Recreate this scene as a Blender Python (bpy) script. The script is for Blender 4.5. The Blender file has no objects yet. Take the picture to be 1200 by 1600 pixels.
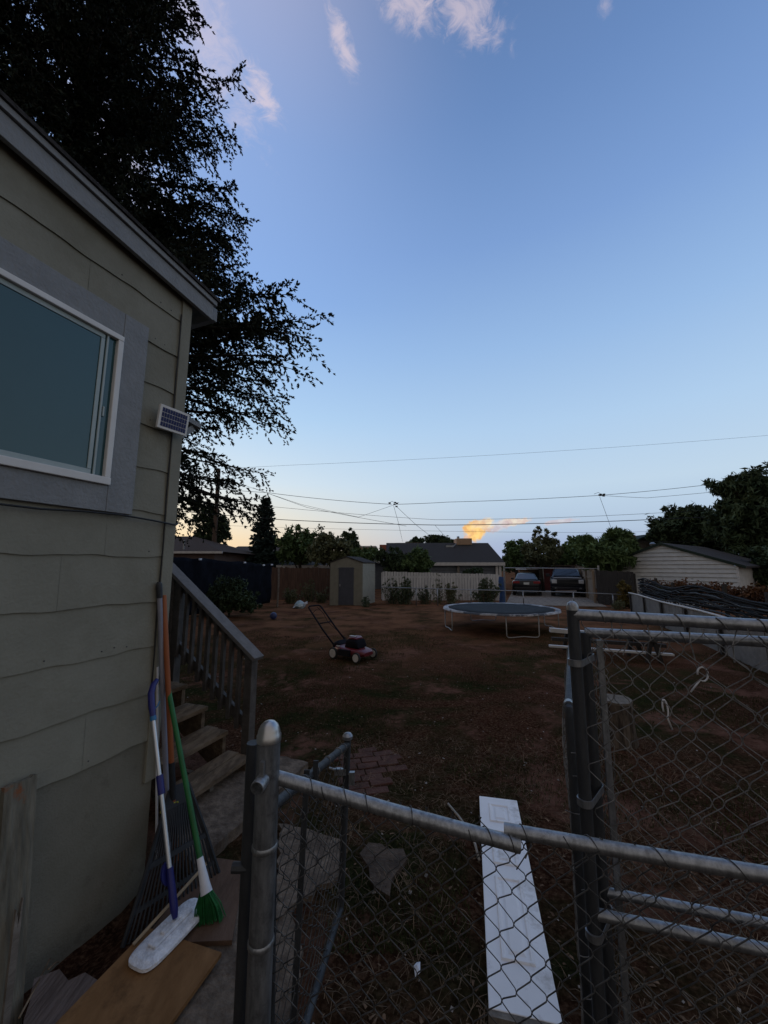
import bpy, math, random
import numpy as np
from mathutils import Vector, Matrix
from mathutils import noise as mn
random.seed(11); np.random.seed(11)
sc = bpy.context.scene
col = sc.collection
R = math.radians

# ---------------------------------------------------------------- camera frame
H = 1.9
PITCH = math.atan(85 / 600)
cp, sp = math.cos(PITCH), math.sin(PITCH)
CAM = Vector((0, 0, H))
def ray(px, py):
    xc = (px - 600) / 600; yc = (800 - py) / 600
    return Vector((xc, cp - yc * sp, sp + yc * cp))
def D(px, py, d): return CAM + ray(px, py) * d
def G(px, py, z=0.0):
    r = ray(px, py); return CAM + r * ((z - H) / r.z)
def P(px, py, y):
    r = ray(px, py); return CAM + r * (y / r.y)
# house frame: s along the side wall (away from the camera), t out of the wall
C0 = Vector((-1.4975, 2.6885, 0))
dv = Vector((.358, .934, 0)).normalized(); nv = Vector((dv.y, -dv.x, 0))
ZV = Vector((0, 0, 1))
def HW(s, t, z): return C0 + dv * s + nv * t + ZV * z
def W(px, py, t=0.0):
    r = ray(px, py); k = ((C0 + nv * t - CAM).dot(nv)) / r.dot(nv); return CAM + r * k

# ---------------------------------------------------------------- mesh builder
ORG = {}
class MB:
    def __init__(s, M=None): s.v = []; s.f = []; s.mi = []; s.M = M; s.cur = 0
    def add(s, vs, fs):
        b = len(s.v)
        for p in vs:
            p = Vector(p)
            if s.M is not None: p = s.M @ p
            s.v.append((p.x, p.y, p.z))
        for f in fs:
            s.f.append([i + b for i in f]); s.mi.append(s.cur)
        return s
    def hexa(s, a):   # 8 points: bottom loop 0-3, top loop 4-7
        return s.add(a, [(3, 2, 1, 0), (4, 5, 6, 7), (0, 1, 5, 4), (1, 2, 6, 5), (2, 3, 7, 6), (3, 0, 4, 7)])
    def box(s, c, size, X=None, Y=None, Z=None):
        X = Vector(X or (1, 0, 0)); Y = Vector(Y or (0, 1, 0)); Z = Vector(Z or (0, 0, 1)); c = Vector(c)
        hx, hy, hz = X * size[0] / 2, Y * size[1] / 2, Z * size[2] / 2
        return s.hexa([c - hx - hy - hz, c + hx - hy - hz, c + hx + hy - hz, c - hx + hy - hz,
                       c - hx - hy + hz, c + hx - hy + hz, c + hx + hy + hz, c - hx + hy + hz])
    def beam(s, a, b, w, h, up=(0, 0, 1)):
        a = Vector(a); b = Vector(b); Y = (b - a).normalized(); X = Y.cross(Vector(up)).normalized(); Z = X.cross(Y)
        return s.box((a + b) / 2, (w, (b - a).length, h), X, Y, Z)
    def tube(s, pts, r, n=8, cap=True):
        pts = [Vector(p) for p in pts]; m = len(pts)
        rs = r if isinstance(r, (list, tuple)) else [r] * m
        vs = []; prev = None
        for i, p in enumerate(pts):
            t = (pts[min(i + 1, m - 1)] - pts[max(i - 1, 0)])
            if t.length < 1e-9: t = Vector((0, 0, 1))
            t.normalize()
            if prev is None:
                a = Vector((0, 0, 1)) if abs(t.z) < .9 else Vector((1, 0, 0))
                u = t.cross(a).normalized()
            else:
                u = prev - t * prev.dot(t)
                u = u.normalized() if u.length > 1e-6 else t.orthogonal().normalized()
            prev = u; w = t.cross(u)
            for k in range(n):
                a = 2 * math.pi * k / n
                vs.append(p + (u * math.cos(a) + w * math.sin(a)) * rs[i])
        fs = []
        for i in range(m - 1):
            for k in range(n):
                k2 = (k + 1) % n
                fs.append((i * n + k, i * n + k2, (i + 1) * n + k2, (i + 1) * n + k))
        if cap:
            fs.append(tuple(reversed(range(n)))); fs.append(tuple(range((m - 1) * n, m * n)))
        return s.add(vs, fs)
    def lathe(s, c, prof, n=20, axis=None):
        c = Vector(c); Zx = Vector(axis or (0, 0, 1)).normalized(); X = Zx.orthogonal().normalized(); Y = Zx.cross(X)
        vs = []; fs = []
        for (r, z) in prof:
            for k in range(n):
                a = 2 * math.pi * k / n
                vs.append(c + X * r * math.cos(a) + Y * r * math.sin(a) + Zx * z)
        for i in range(len(prof) - 1):
            for k in range(n):
                k2 = (k + 1) % n
                fs.append((i * n + k, i * n + k2, (i + 1) * n + k2, (i + 1) * n + k))
        fs.append(tuple(reversed(range(n)))); fs.append(tuple(range((len(prof) - 1) * n, len(prof) * n)))
        return s.add(vs, fs)
    def prism(s, poly, ext):
        poly = [Vector(p) for p in poly]; ext = Vector(ext); n = len(poly)
        vs = poly + [p + ext for p in poly]
        fs = [tuple(reversed(range(n))), tuple(range(n, 2 * n))]
        for i in range(n): j = (i + 1) % n; fs.append((i, j, n + j, n + i))
        return s.add(vs, fs)
    def loft(s, rings):
        n = len(rings[0]); vs = [p for r in rings for p in r]; fs = []
        for i in range(len(rings) - 1):
            for k in range(n):
                k2 = (k + 1) % n; fs.append((i * n + k, i * n + k2, (i + 1) * n + k2, (i + 1) * n + k))
        fs.append(tuple(reversed(range(n)))); fs.append(tuple(range((len(rings) - 1) * n, len(rings) * n)))
        return s.add(vs, fs)
    def build(s, name, mat, parent=None, smooth=False, bevel=0, origin=None):
        if parent is not None: o0 = ORG[parent.name]
        elif origin is not None: o0 = Vector(origin)
        else:
            a = np.array(s.v); o0 = Vector(((a[:, 0].min() + a[:, 0].max()) / 2, (a[:, 1].min() + a[:, 1].max()) / 2, a[:, 2].min()))
        me = bpy.data.meshes.new(name)
        me.from_pydata([(x - o0.x, y - o0.y, z - o0.z) for x, y, z in s.v], [], s.f)
        for m in (mat if isinstance(mat, (list, tuple)) else [mat]): me.materials.append(m)
        if max(s.mi, default=0) > 0: me.polygons.foreach_set('material_index', s.mi)
        if smooth:
            try: me.shade_smooth()
            except Exception: pass
            if smooth != 'all':
                try: me.set_sharp_from_angle(angle=R(40))
                except Exception: pass
        o = bpy.data.objects.new(name, me); col.objects.link(o)
        if parent is not None: o.parent = parent
        else: o.location = o0
        ORG[o.name] = o0
        if bevel:
            b = o.modifiers.new('Bevel', 'BEVEL'); b.width = bevel; b.segments = 2; b.limit_method = 'ANGLE'
        return o
def quads_obj(name, V, mat, parent=None, origin=None, nv_=4):
    V = np.asarray(V, dtype=np.float32).reshape(-1, 3)
    o0 = ORG[parent.name] if parent is not None else Vector(origin)
    V = V - np.array([o0.x, o0.y, o0.z], dtype=np.float32)
    n = len(V) // nv_
    me = bpy.data.meshes.new(name)
    me.vertices.add(len(V)); me.vertices.foreach_set('co', V.ravel())
    me.loops.add(len(V)); me.loops.foreach_set('vertex_index', np.arange(len(V), dtype=np.int32))
    me.polygons.add(n); me.polygons.foreach_set('loop_start', np.arange(0, len(V), nv_, dtype=np.int32))
    me.materials.append(mat); me.update(calc_edges=True); me.validate()
    o = bpy.data.objects.new(name, me); col.objects.link(o)
    if parent is not None: o.parent = parent
    else: o.location = o0
    ORG[o.name] = o0
    return o
def thing(name, label, cat, loc, group=None):
    o = bpy.data.objects.new(name, None); col.objects.link(o); o.location = loc; o.empty_display_size = .1
    o['label'] = label; o['category'] = cat
    if group: o['group'] = group
    ORG[o.name] = Vector(loc); return o
def tag(o, label, cat, group=None, kind=None):
    o['label'] = label; o['category'] = cat
    if group: o['group'] = group
    if kind: o['kind'] = kind
    return o
def struct(o, label=None):
    o['kind'] = 'structure'
    if label: o['label'] = label
    return o

# ---------------------------------------------------------------- materials
def lin(r, g, b):
    f = lambda c: (c / 255 / 12.92) if c / 255 <= .04045 else ((c / 255 + .055) / 1.055) ** 2.4
    return (f(r), f(g), f(b), 1)
def mat(name, c, c2=None, scale=5, rough=.8, metal=0, bump=0, bscale=40, stretch=(1, 1, 1), spec=.4, ramp=(.35, .65), c3=None, s3=1.0, r3=(.45, .62), detail=6, coat=0):
    m = bpy.data.materials.new(name); m.use_nodes = True; nt = m.node_tree; N = nt.nodes; L = nt.links
    b = N['Principled BSDF']; b.inputs['Roughness'].default_value = rough; b.inputs['Metallic'].default_value = metal
    b.inputs['Specular IOR Level'].default_value = spec; b.inputs['Coat Weight'].default_value = coat
    b.inputs['Base Color'].default_value = (*c[:3], 1)
    tc = N.new('ShaderNodeTexCoord'); mp = N.new('ShaderNodeMapping'); mp.inputs['Scale'].default_value = stretch
    L.new(tc.outputs['Object'], mp.inputs['Vector'])
    if c2 is not None:
        n = N.new('ShaderNodeTexNoise'); n.inputs['Scale'].default_value = scale; n.inputs['Detail'].default_value = detail; n.inputs['Roughness'].default_value = .65
        L.new(mp.outputs['Vector'], n.inputs['Vector'])
        r = N.new('ShaderNodeValToRGB'); e = r.color_ramp.elements
        e[0].position, e[1].position = ramp; e[0].color = (*c[:3], 1); e[1].color = (*c2[:3], 1)
        L.new(n.outputs['Fac'], r.inputs['Fac']); out = r.outputs['Color']
        if c3 is not None:
            n3 = N.new('ShaderNodeTexNoise'); n3.inputs['Scale'].default_value = s3; n3.inputs['Detail'].default_value = 8; n3.inputs['Roughness'].default_value = .7
            L.new(tc.outputs['Object'], n3.inputs['Vector'])
            q = N.new('ShaderNodeMapRange'); q.inputs['From Min'].default_value, q.inputs['From Max'].default_value = r3
            L.new(n3.outputs['Fac'], q.inputs['Value'])
            mx = N.new('ShaderNodeMix'); mx.data_type = 'RGBA'; L.new(q.outputs['Result'], mx.inputs['Factor'])
            L.new(out, mx.inputs[6]); mx.inputs[7].default_value = (*c3[:3], 1); out = mx.outputs[2]
        L.new(out, b.inputs['Base Color'])
    if bump:
        n2 = N.new('ShaderNodeTexNoise'); n2.inputs['Scale'].default_value = bscale; n2.inputs['Detail'].default_value = 6
        L.new(mp.outputs['Vector'], n2.inputs['Vector'])
        bp = N.new('ShaderNodeBump'); bp.inputs['Strength'].default_value = bump; bp.inputs['Distance'].default_value = .02
        L.new(n2.outputs['Fac'], bp.inputs['Height']); L.new(bp.outputs['Normal'], b.inputs['Normal'])
    return m
siding = mat('painted_siding', (.212, .204, .164), (.246, .237, .192), 3, .8, bump=.2, bscale=60, c3=(.17, .158, .118), s3=1.6, r3=(.5, .8), spec=.2)
stucco = mat('painted_foundation', (.165, .157, .125), (.20, .19, .155), 4, .9, spec=.15, bump=.25, bscale=90, c3=(.085, .078, .062), s3=3, r3=(.58, .78))
trimgrey = mat('grey_blue_trim', (.195, .20, .205), (.23, .235, .242), 9, .6, bump=.3, bscale=50)
trimdark = mat('dark_edge', (.03, .03, .035), (.05, .05, .055), 20, .8)
vinyl = mat('white_vinyl', (.62, .60, .58), (.70, .69, .67), 4, .4)
sash = mat('grey_sash', (.30, .36, .36), (.36, .42, .42), 4, .4)
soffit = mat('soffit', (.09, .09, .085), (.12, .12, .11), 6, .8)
shingle = mat('roof_shingle', (.03, .028, .028), (.062, .058, .058), 30, .95, spec=.08, bump=.5, bscale=60)
shingle_br = mat('brown_roof_shingle', (.045, .035, .03), (.08, .062, .055), 25, .95, spec=.08, bump=.5, bscale=50)
galv = mat('galvanised_steel', (.20, .21, .222), (.33, .345, .365), 60, .40, .72, bump=.12, bscale=120, stretch=(1, 1, .3), c3=(.10, .10, .105), s3=30, r3=(.54, .78))
galv_post = mat('weathered_post_steel', (.10, .107, .115), (.21, .22, .235), 40, .5, .5, bump=.15, bscale=90, stretch=(1, 1, .2), c3=(.05, .05, .054), s3=20, r3=(.5, .74))
galv_d = mat('dark_galvanised_steel', (.028, .031, .036), (.06, .064, .07), 12, .6, .4, bump=.2, bscale=50, stretch=(1, 1, .3))
galv_cap = mat('bright_cap', (.40, .40, .40), (.52, .52, .52), 10, .34, .9)
wire_m = mat('fence_wire', (.10, .098, .095), (.25, .243, .235), 30, .6, .4)
wire_d = mat('dark_fence_wire', (.035, .035, .037), (.12, .118, .117), 25, .6, .4)
dirt_pale = mat('pale_dirt', (.09, .065, .05), (.13, .1, .08), 6, .95, bump=.5)
wood_old = mat('weathered_wood', (.10, .085, .07), (.20, .175, .15), 9, .9, bump=.5, bscale=30, stretch=(1, .12, 1))
wood_v = mat('weathered_upright_wood', (.085, .078, .06), (.20, .185, .145), 26, .9, bump=.6, bscale=45, stretch=(1, 1, .06), c3=(.24, .07, .02), s3=3.6, r3=(.58, .66))
wood_step = mat('step_boards', (.085, .059, .04), (.205, .152, .105), 16, .95, spec=.1, bump=.5, bscale=40, stretch=(1, .25, 1), c3=(.07, .055, .042), s3=5, r3=(.5, .72))
rail_paint = mat('grey_brown_rail_paint', (.05, .042, .037), (.095, .082, .073), 8, .7, bump=.3, bscale=40)
rail_top = mat('grey_handrail_top', (.105, .097, .094), (.15, .14, .137), 12, .75, bump=.2)
ply = mat('plywood', (.155, .078, .032), (.25, .132, .058), 7, .8, bump=.2, bscale=30, stretch=(1, .35, 1), c3=(.045, .024, .012), s3=4, r3=(.5, .75), spec=.1)
ply_d = mat('dark_plywood', (.07, .038, .022), (.115, .066, .042), 7, .85, bump=.3, stretch=(1, .4, 1))
concrete = mat('old_concrete', (.085, .063, .046), (.20, .152, .113), 14, .95, bump=.6, bscale=40, c3=(.06, .042, .03), s3=5, r3=(.45, .66))
concrete_l = mat('driveway_concrete', (.165, .138, .112), (.23, .195, .16), 2, .95, bump=.3)
blue_pl = mat('blue_plastic', (.012, .014, .11), (.018, .02, .15), 5, .4)
cyan_pl = mat('light_blue_plastic', (.02, .14, .30), None, rough=.4)
alu = mat('brushed_aluminium', (.52, .55, .58), (.62, .64, .67), 8, .35, .7)
lilac = mat('lilac_grey_pole', (.19, .19, .23), (.24, .24, .28), 8, .5)
orange_p = mat('orange_wood_handle', (.22, .06, .018), (.30, .09, .03), 9, .5, stretch=(1, 1, .2))
black_pl = mat('black_plastic', (.010, .011, .013), (.020, .022, .026), 12, .6, spec=.3)
green_pl = mat('green_plastic', (.006, .085, .018), (.012, .13, .028), 9, .5)
green_br = mat('green_bristles', (.006, .07, .018), (.014, .15, .035), 30, .7)
yellow_pl = mat('yellow_foam', (.32, .32, .03), (.40, .38, .05), 8, .7)
white_pl = mat('white_plastic', (.55, .56, .6), (.66, .67, .7), 8, .45)
mop_w = mat('mop_pad_white', (.50, .51, .55), (.78, .79, .83), 26, .85, bump=.5, bscale=90)
pale_wood = mat('pale_stick', (.26, .2, .13), (.36, .28, .19), 10, .8)
white_door = mat('white_door_paint', (.76, .76, .78), (.84, .84, .86), 2, .55, bump=.05, c3=(.26, .22, .18), s3=5.5, r3=(.54, .80))
door_edge = mat('dirty_door_edge', (.10, .085, .07), (.22, .19, .16), 12, .9, bump=.5)
pv = mat('solar_cells', (.014, .020, .085), (.022, .032, .12), 30, .45, spec=.2)
shed_m = mat('khaki_metal', (.17, .165, .135), (.205, .2, .165), 4, .6)
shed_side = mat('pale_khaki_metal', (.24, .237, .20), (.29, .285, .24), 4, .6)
shed_door = mat('slate_door_metal', (.045, .05, .065), (.06, .065, .085), 4, .5)
tarp = mat('navy_tarp', (.004, .005, .009), (.008, .010, .017), 3, .9, bump=.6, bscale=6, spec=.08)
fence_brown = mat('brown_fence_boards', (.045, .025, .018), (.10, .058, .042), 18, .9, bump=.4, stretch=(1, 1, .08))
fence_white = mat('pale_fence_boards', (.38, .38, .385), (.56, .56, .565), 14, .9, bump=.4, stretch=(1, 1, .1))
fence_tan = mat('tan_fence_boards', (.15, .11, .075), (.24, .18, .125), 16, .9, bump=.3, stretch=(1, 1, .1))
fence_dark = mat('dark_fence_boards', (.018, .016, .014), (.035, .03, .027), 14, .9, stretch=(1, 1, .1))
panel_grey = mat('grey_wall_panel', (.10, .092, .083), (.18, .166, .15), 4, .85, bump=.2, c3=(.08, .075, .07), s3=2, r3=(.55, .75))
mesh_black = mat('black_slat_plastic', (.008, .008, .009), (.016, .016, .017), 14, .75, spec=.15)
lapwhite = mat('white_lap_siding', (.38, .385, .38), (.47, .475, .465), 3, .7)
green_trim = mat('dark_green_trim', (.014, .022, .017), (.022, .034, .026), 6, .85, spec=.15)
house_grey = mat('grey_house_wall', (.11, .125, .145), (.14, .155, .175), 3, .8)
white_trim = mat('white_house_trim', (.40, .395, .385), (.5, .49, .48), 6, .7)
brick_red = mat('red_brick_wall', (.20, .06, .035), (.28, .09, .055), 12, .9)
tan_m = mat('tan_metal_box', (.30, .20, .13), (.36, .24, .16), 6, .8)
tan_wall = mat('tan_garden_shed_wall', (.12, .085, .05), (.16, .11, .07), 4, .9)
red_wall = mat('dull_red_wall', (.07, .018, .02), (.10, .026, .028), 4, .9)
car_black = mat('black_car_paint', (.004, .0045, .006), None, rough=.35, spec=.35, coat=.12)
truck_blue = mat('navy_truck_paint', (.004, .005, .011), None, rough=.35, spec=.35, coat=.12)
glass_d = mat('vehicle_glass', (.02, .024, .03), None, rough=.08, spec=.6)
lamp_red = mat('red_lamp_lens', (.18, .008, .01), (.25, .012, .015), 12, .3)
lamp_clear = mat('clear_lamp_lens', (.4, .41, .43), (.55, .55, .56), 20, .25)
chrome = mat('chrome', (.4, .4, .42), None, rough=.25, metal=.9)
tyre_m = mat('tyre_rubber', (.012, .012, .013), (.02, .02, .02), 20, .85)
plate_m = mat('plate_white', (.5, .52, .5), None, rough=.5)
mower_red = mat('red_mower_paint', (.085, .008, .012), (.13, .012, .018), 6, .4)
mower_blk = mat('black_mower_plastic', (.005, .005, .008), (.010, .010, .015), 9, .8, spec=.1)
mower_wht = mat('pale_wheel_plastic', (.34, .33, .32), (.44, .43, .42), 9, .5)
tramp_mat = mat('trampoline_mat', (.026, .032, .038), (.040, .048, .056), 14, .95, spec=.08)
tramp_pad = mat('worn_white_pad', (.24, .24, .25), (.46, .46, .47), 5, .7, c3=(.06, .07, .09), s3=2.6, r3=(.46, .54))
tramp_leg = mat('grey_steel_leg', (.24, .23, .22), (.33, .32, .31), 8, .5, .3)
stump_m = mat('stump_bark', (.022, .017, .013), (.125, .098, .075), 22, .95, bump=1, bscale=18, stretch=(1, 1, .25), c3=(.03, .024, .02), s3=5, r3=(.55, .7))
stump_t = mat('stump_top', (.09, .075, .06), (.17, .145, .115), 14, .95, bump=.5)
bark = mat('bark', (.022, .017, .013), (.045, .036, .028), 9, .95, bump=.8, bscale=12, stretch=(1, 1, .3))
pole_wood = mat('utility_pole_wood', (.05, .032, .022), (.085, .055, .04), 6, .9, stretch=(1, 1, .1))
cable_m = mat('black_cable', (.012, .012, .013), None, rough=.6)
needle_big = mat('dark_spruce_needles', (.010, .015, .010), (.026, .034, .020), 2.5, .85, spec=.2)
needle_blue = mat('blue_spruce_needles', (0.026, 0.047, 0.044), (0.065, 0.098, 0.088), 1.6, .8, spec=.2)
leaf_dark = mat('dark_tree_leaves', (0.020, 0.034, 0.017), (0.051, 0.078, 0.034), 1.1, .75, spec=.25)
leaf_mid = mat('mid_green_leaves', (0.040, 0.072, 0.025), (0.099, 0.153, 0.054), .9, .7, spec=.25)
leaf_olive = mat('olive_leaves', (0.054, 0.065, 0.031), (0.128, 0.136, 0.068), 1.2, .75, spec=.25)
leaf_weed = mat('weed_leaves', (0.032, 0.048, 0.026), (0.088, 0.115, 0.064), 3, .8, spec=.2)
leaf_rust = mat('rusty_hedge_leaves', (.06, .026, .012), (.13, .058, .024), 2.2, .8, c3=(.05, .06, .02), s3=.9, r3=(.52, .66), spec=.2)
leaf_vine = mat('autumn_vine_leaves', (.06, .055, .015), (.13, .09, .025), 2.2, .8, spec=.2)
twig_m = mat('dry_twigs', (.05, .033, .022), (.25, .18, .12), 6, .95, spec=.05)
grass_m = mat('dark_grass', (.010, .013, .004), (.056, .060, .022), 2.2, .95, spec=.05)
litter_m = mat('dry_leaf_litter', (.04, .022, .013), (.22, .145, .095), 8, .95, spec=.05)
brick_pave = mat('old_brick_paver', (.045, .017, .011), (.095, .040, .029), 8, .95, bump=.5)
cloth_teal = mat('pale_teal_plastic_bag', (.20, .32, .36), (.45, .5, .52), 5, .5)
paper_w = mat('white_paper', (.6, .64, .72), None, rough=.6)
ball_m = mat('blue_ball', (.018, .028, .085), (.03, .045, .13), 4, .45)
bluepost_m = mat('blue_wrapped_post', (.01, .035, .12), (.02, .07, .2), 5, .6)
hose_m = mat('pale_hose', (.22, .2, .17), (.3, .27, .23), 6, .6)
ziptie_m = mat('white_ziptie', (.55, .54, .55), None, rough=.5)

# window glass: dark, glossy, its sky reflection put into the teal base colour
pane_m = mat('window_glass', (.020, .072, .088), (.025, .084, .10), .6, .04, spec=.5)
pane_m.node_tree.nodes['Principled BSDF'].inputs['IOR'].default_value = 1.5

# ---------------------------------------------------------------- ground
def ground_mat():
    m = bpy.data.materials.new('yard_dirt'); m.use_nodes = True; nt = m.node_tree; N = nt.nodes; L = nt.links
    b = N['Principled BSDF']; b.inputs['Roughness'].default_value = 1; b.inputs['Specular IOR Level'].default_value = .0
    geo = N.new('ShaderNodeNewGeometry')
    def noise(s, d=6, r=.6, dist=0):
        n = N.new('ShaderNodeTexNoise'); n.inputs['Scale'].default_value = s; n.inputs['Detail'].default_value = d; n.inputs['Roughness'].default_value = r; n.inputs['Distortion'].default_value = dist
        L.new(geo.outputs['Position'], n.inputs['Vector']); return n.outputs['Fac']
    def rng(x, a, c):
        q = N.new('ShaderNodeMapRange'); q.inputs['From Min'].default_value = a; q.inputs['From Max'].default_value = c; L.new(x, q.inputs['Value']); return q.outputs['Result']
    def mix(f, a, c):
        x = N.new('ShaderNodeMix'); x.data_type = 'RGBA'; L.new(f, x.inputs['Factor'])
        for sck, v in ((6, a), (7, c)):
            if isinstance(v, tuple): x.inputs[sck].default_value = (*v, 1)
            else: L.new(v, x.inputs[sck])
        return x.outputs[2]
    def mul(a, c):
        x = N.new('ShaderNodeMath'); x.operation = 'MULTIPLY'; L.new(a, x.inputs[0]); L.new(c, x.inputs[1]); return x.outputs[0]
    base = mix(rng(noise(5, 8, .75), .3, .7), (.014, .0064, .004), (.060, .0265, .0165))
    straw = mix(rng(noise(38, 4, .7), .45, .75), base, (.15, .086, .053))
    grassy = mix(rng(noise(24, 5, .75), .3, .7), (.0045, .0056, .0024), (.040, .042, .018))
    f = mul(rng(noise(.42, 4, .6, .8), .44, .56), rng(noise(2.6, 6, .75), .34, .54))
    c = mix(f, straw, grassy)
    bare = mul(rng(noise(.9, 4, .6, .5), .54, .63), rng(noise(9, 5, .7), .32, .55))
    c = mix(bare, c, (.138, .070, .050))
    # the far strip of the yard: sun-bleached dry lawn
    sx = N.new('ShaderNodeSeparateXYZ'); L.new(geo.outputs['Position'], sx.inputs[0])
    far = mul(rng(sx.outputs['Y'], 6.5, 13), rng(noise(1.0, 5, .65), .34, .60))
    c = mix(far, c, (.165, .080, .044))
    L.new(c, b.inputs['Base Color'])
    bp = N.new('ShaderNodeBump'); bp.inputs['Strength'].default_value = .9; bp.inputs['Distance'].default_value = .03
    L.new(noise(26, 8, .75), bp.inputs['Height']); L.new(bp.outputs['Normal'], b.inputs['Normal'])
    return m
def gz(x, y):
    d = math.exp(-((x - 2) / 13) ** 2 - ((y - 8) / 13) ** 2)
    z = (mn.noise(Vector((x * .7, y * .7, 1))) * .022 + mn.noise(Vector((x * 3.1, y * 3.1, 4))) * .011 + mn.noise(Vector((x * 9, y * 9, 7))) * .006) * d - .008
    q = Vector((x, y, 0)) - C0; s_, t_ = q.dot(dv), q.dot(nv)
    pit = max(0, 1 - abs(t_ - .06) / .26) ** .7 * max(0, min(1, (s_ + 1.3) / .2)) * max(0, min(1, (.15 - s_) / .25))
    return z - .13 * pit * (1 if t_ < .4 else 0)
def axis(c, n, k, ext, lo=None):
    u = np.linspace(-1, 1, n); return c + np.sinh(u * k) / math.sinh(k) * ext
xs = axis(.3, 260, 7.0, 700); ys = axis(2.6, 300, 7.0, 900)
vs = []; fs = []
for y in ys:
    for x in xs: vs.append((x, y, gz(x, y)))
nx = len(xs)
for j in range(len(ys) - 1):
    for i in range(nx - 1): fs.append((j * nx + i, j * nx + i + 1, (j + 1) * nx + i + 1, (j + 1) * nx + i))
g = MB(); g.v = vs; g.f = fs; g.mi = [0] * len(fs)
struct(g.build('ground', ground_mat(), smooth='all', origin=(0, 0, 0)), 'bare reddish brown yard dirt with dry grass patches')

# ---------------------------------------------------------------- house
house = thing('house', 'sage green sided house with grey trim at the left edge, its window over the tools', 'house', HW(-3, -3, 0))
ZL = [.803 + .290 * k for k in range(11)]
def rake_z(s): return 3.86 - .083 * s
b = MB()
b.hexa([HW(-7, -6, -.5), HW(-.001, -6, -.5), HW(-.001, -.012, -.5), HW(-7, -.012, -.5), HW(-7, -6, 4.3), HW(-.001, -6, 3.9), HW(-.001, -.012, 3.9), HW(-7, -.012, 4.3)])
b.build('wall_core', siding, house)
# foundation face with a ragged lower edge
b = MB(); N_ = 90
for i in range(N_):
    s0, s1 = -7 + 7 * i / N_, -7 + 7 * (i + 1) / N_
    e0, e1 = [(-.16 + .05 * mn.noise(Vector((s * 3, 0, 3))) + .03 * mn.noise(Vector((s * 13, 0, 5)))) for s in (s0, s1)]
    b.hexa([HW(s0, -.012, e0), HW(s1, -.012, e1), HW(s1, .004, e1), HW(s0, .004, e0), HW(s0, -.012, .82), HW(s1, -.012, .82), HW(s1, .001, .82), HW(s0, .001, .82)])
b.build('foundation', stucco, house)
# wavy-edged shingle courses
b = MB()
for ci, z0 in enumerate(ZL):
    z1 = z0 + .300
    s = -7 + random.uniform(0, 1.0)
    ph = random.uniform(0, 6)
    edges = [-7.0]
    while s < -.3: edges.append(s); s += 1.22
    edges.append(-.062)
    for a, c in zip(edges[:-1], edges[1:]):
        a2, c2 = a + .0006, c - .0006
        m_ = max(2, int((c2 - a2) / .035)); tk = random.uniform(.012, .0165)
        for i in range(m_):
            q0, q1 = a2 + (c2 - a2) * i / m_, a2 + (c2 - a2) * (i + 1) / m_
            def wz(q): return z0 + .0048 * math.sin(q * 12 + ph) + .0022 * math.sin(q * 29 + ph * 2) + .003 * mn.noise(Vector((q * 7, ci, 0)))
            w0, w1 = wz(q0), wz(q1)
            def top(q): return min(z1, rake_z(q) + .06) if ci >= 10 else z1
            b.add([HW(q0, tk, w0), HW(q1, tk, w1), HW(q1, .003, top(q1)), HW(q0, .003, top(q0)), HW(q0, -.01, w0 + .002), HW(q1, -.01, w1 + .002)],
                  [(0, 1, 2, 3), (4, 5, 1, 0)])
b.build('siding', siding, house)
b = MB()
for z0 in ZL:
    for i in range(26):
        q = -2.2 + .0 + i * .085 + random.uniform(-.02, .02)
        if random.random() < .16 and q < -.1: b.lathe(HW(q, .0125, z0 + .035 + random.uniform(-.006, .006)), [(.0042, 0), (.0042, .0022)], 6, nv)
n_o = b.build('nail_heads', trimdark, house)
n_o['kind'] = 'stuff'
b = MB()
b.hexa([HW(-7, -.01, 3.99), HW(-.062, -.01, 3.99), HW(-.062, .008, 3.99), HW(-7, .008, 3.99), HW(-7, -.01, 4.5), HW(-.062, -.01, 3.992), HW(-.062, .008, 3.992), HW(-7, .008, 4.5)])
b.build('gable_board', siding, house)
b = MB()
b.hexa([HW(-.062, -.01, .55), HW(.02, -.01, .55), HW(.02, .022, .55), HW(-.062, .022, .55), HW(-.062, -.01, 3.95), HW(.02, -.01, 3.95), HW(.02, .022, 3.95), HW(-.062, .022, 3.95)])
b.hexa([HW(0.001, -.09, .55), HW(.02, -.09, .55), HW(.02, -.011, .55), HW(0.001, -.011, .55), HW(0.001, -.09, 3.95), HW(.02, -.09, 3.95), HW(.02, -.011, 3.95), HW(0.001, -.011, 3.95)])
b.build('corner_board', siding, house, bevel=.003)
def sloped(b, s0, s1, t0, t1, zo0, zo1):
    b.hexa([HW(s0, t0, rake_z(s0) + zo0), HW(s1, t0, rake_z(s1) + zo0), HW(s1, t1, rake_z(s1) + zo0), HW(s0, t1, rake_z(s0) + zo0),
            HW(s0, t0, rake_z(s0) + zo1), HW(s1, t0, rake_z(s1) + zo1), HW(s1, t1, rake_z(s1) + zo1), HW(s0, t1, rake_z(s0) + zo1)])
b = MB(); sloped(b, -7, .17, .045, .075, 0.0, .125); b.build('rake_board', trimgrey, house, bevel=.003)
b = MB(); sloped(b, -7, .19, .045, .092, .129, .168); b.build('rake_moulding', trimgrey, house, bevel=.003)
b = MB(); sloped(b, -7, .21, -6.2, .105, .170, .195); b.build('roof', shingle, house)
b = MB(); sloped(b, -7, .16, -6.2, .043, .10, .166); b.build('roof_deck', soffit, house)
b = MB(); b.hexa([HW(.192, -6.2, 3.875), HW(.235, -6.2, 3.875), HW(.235, .05, 3.875), HW(.192, .05, 3.875), HW(.192, -6.2, 3.985), HW(.235, -6.2, 3.985), HW(.235, .05, 3.985), HW(.192, .05, 3.985)])
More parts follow.
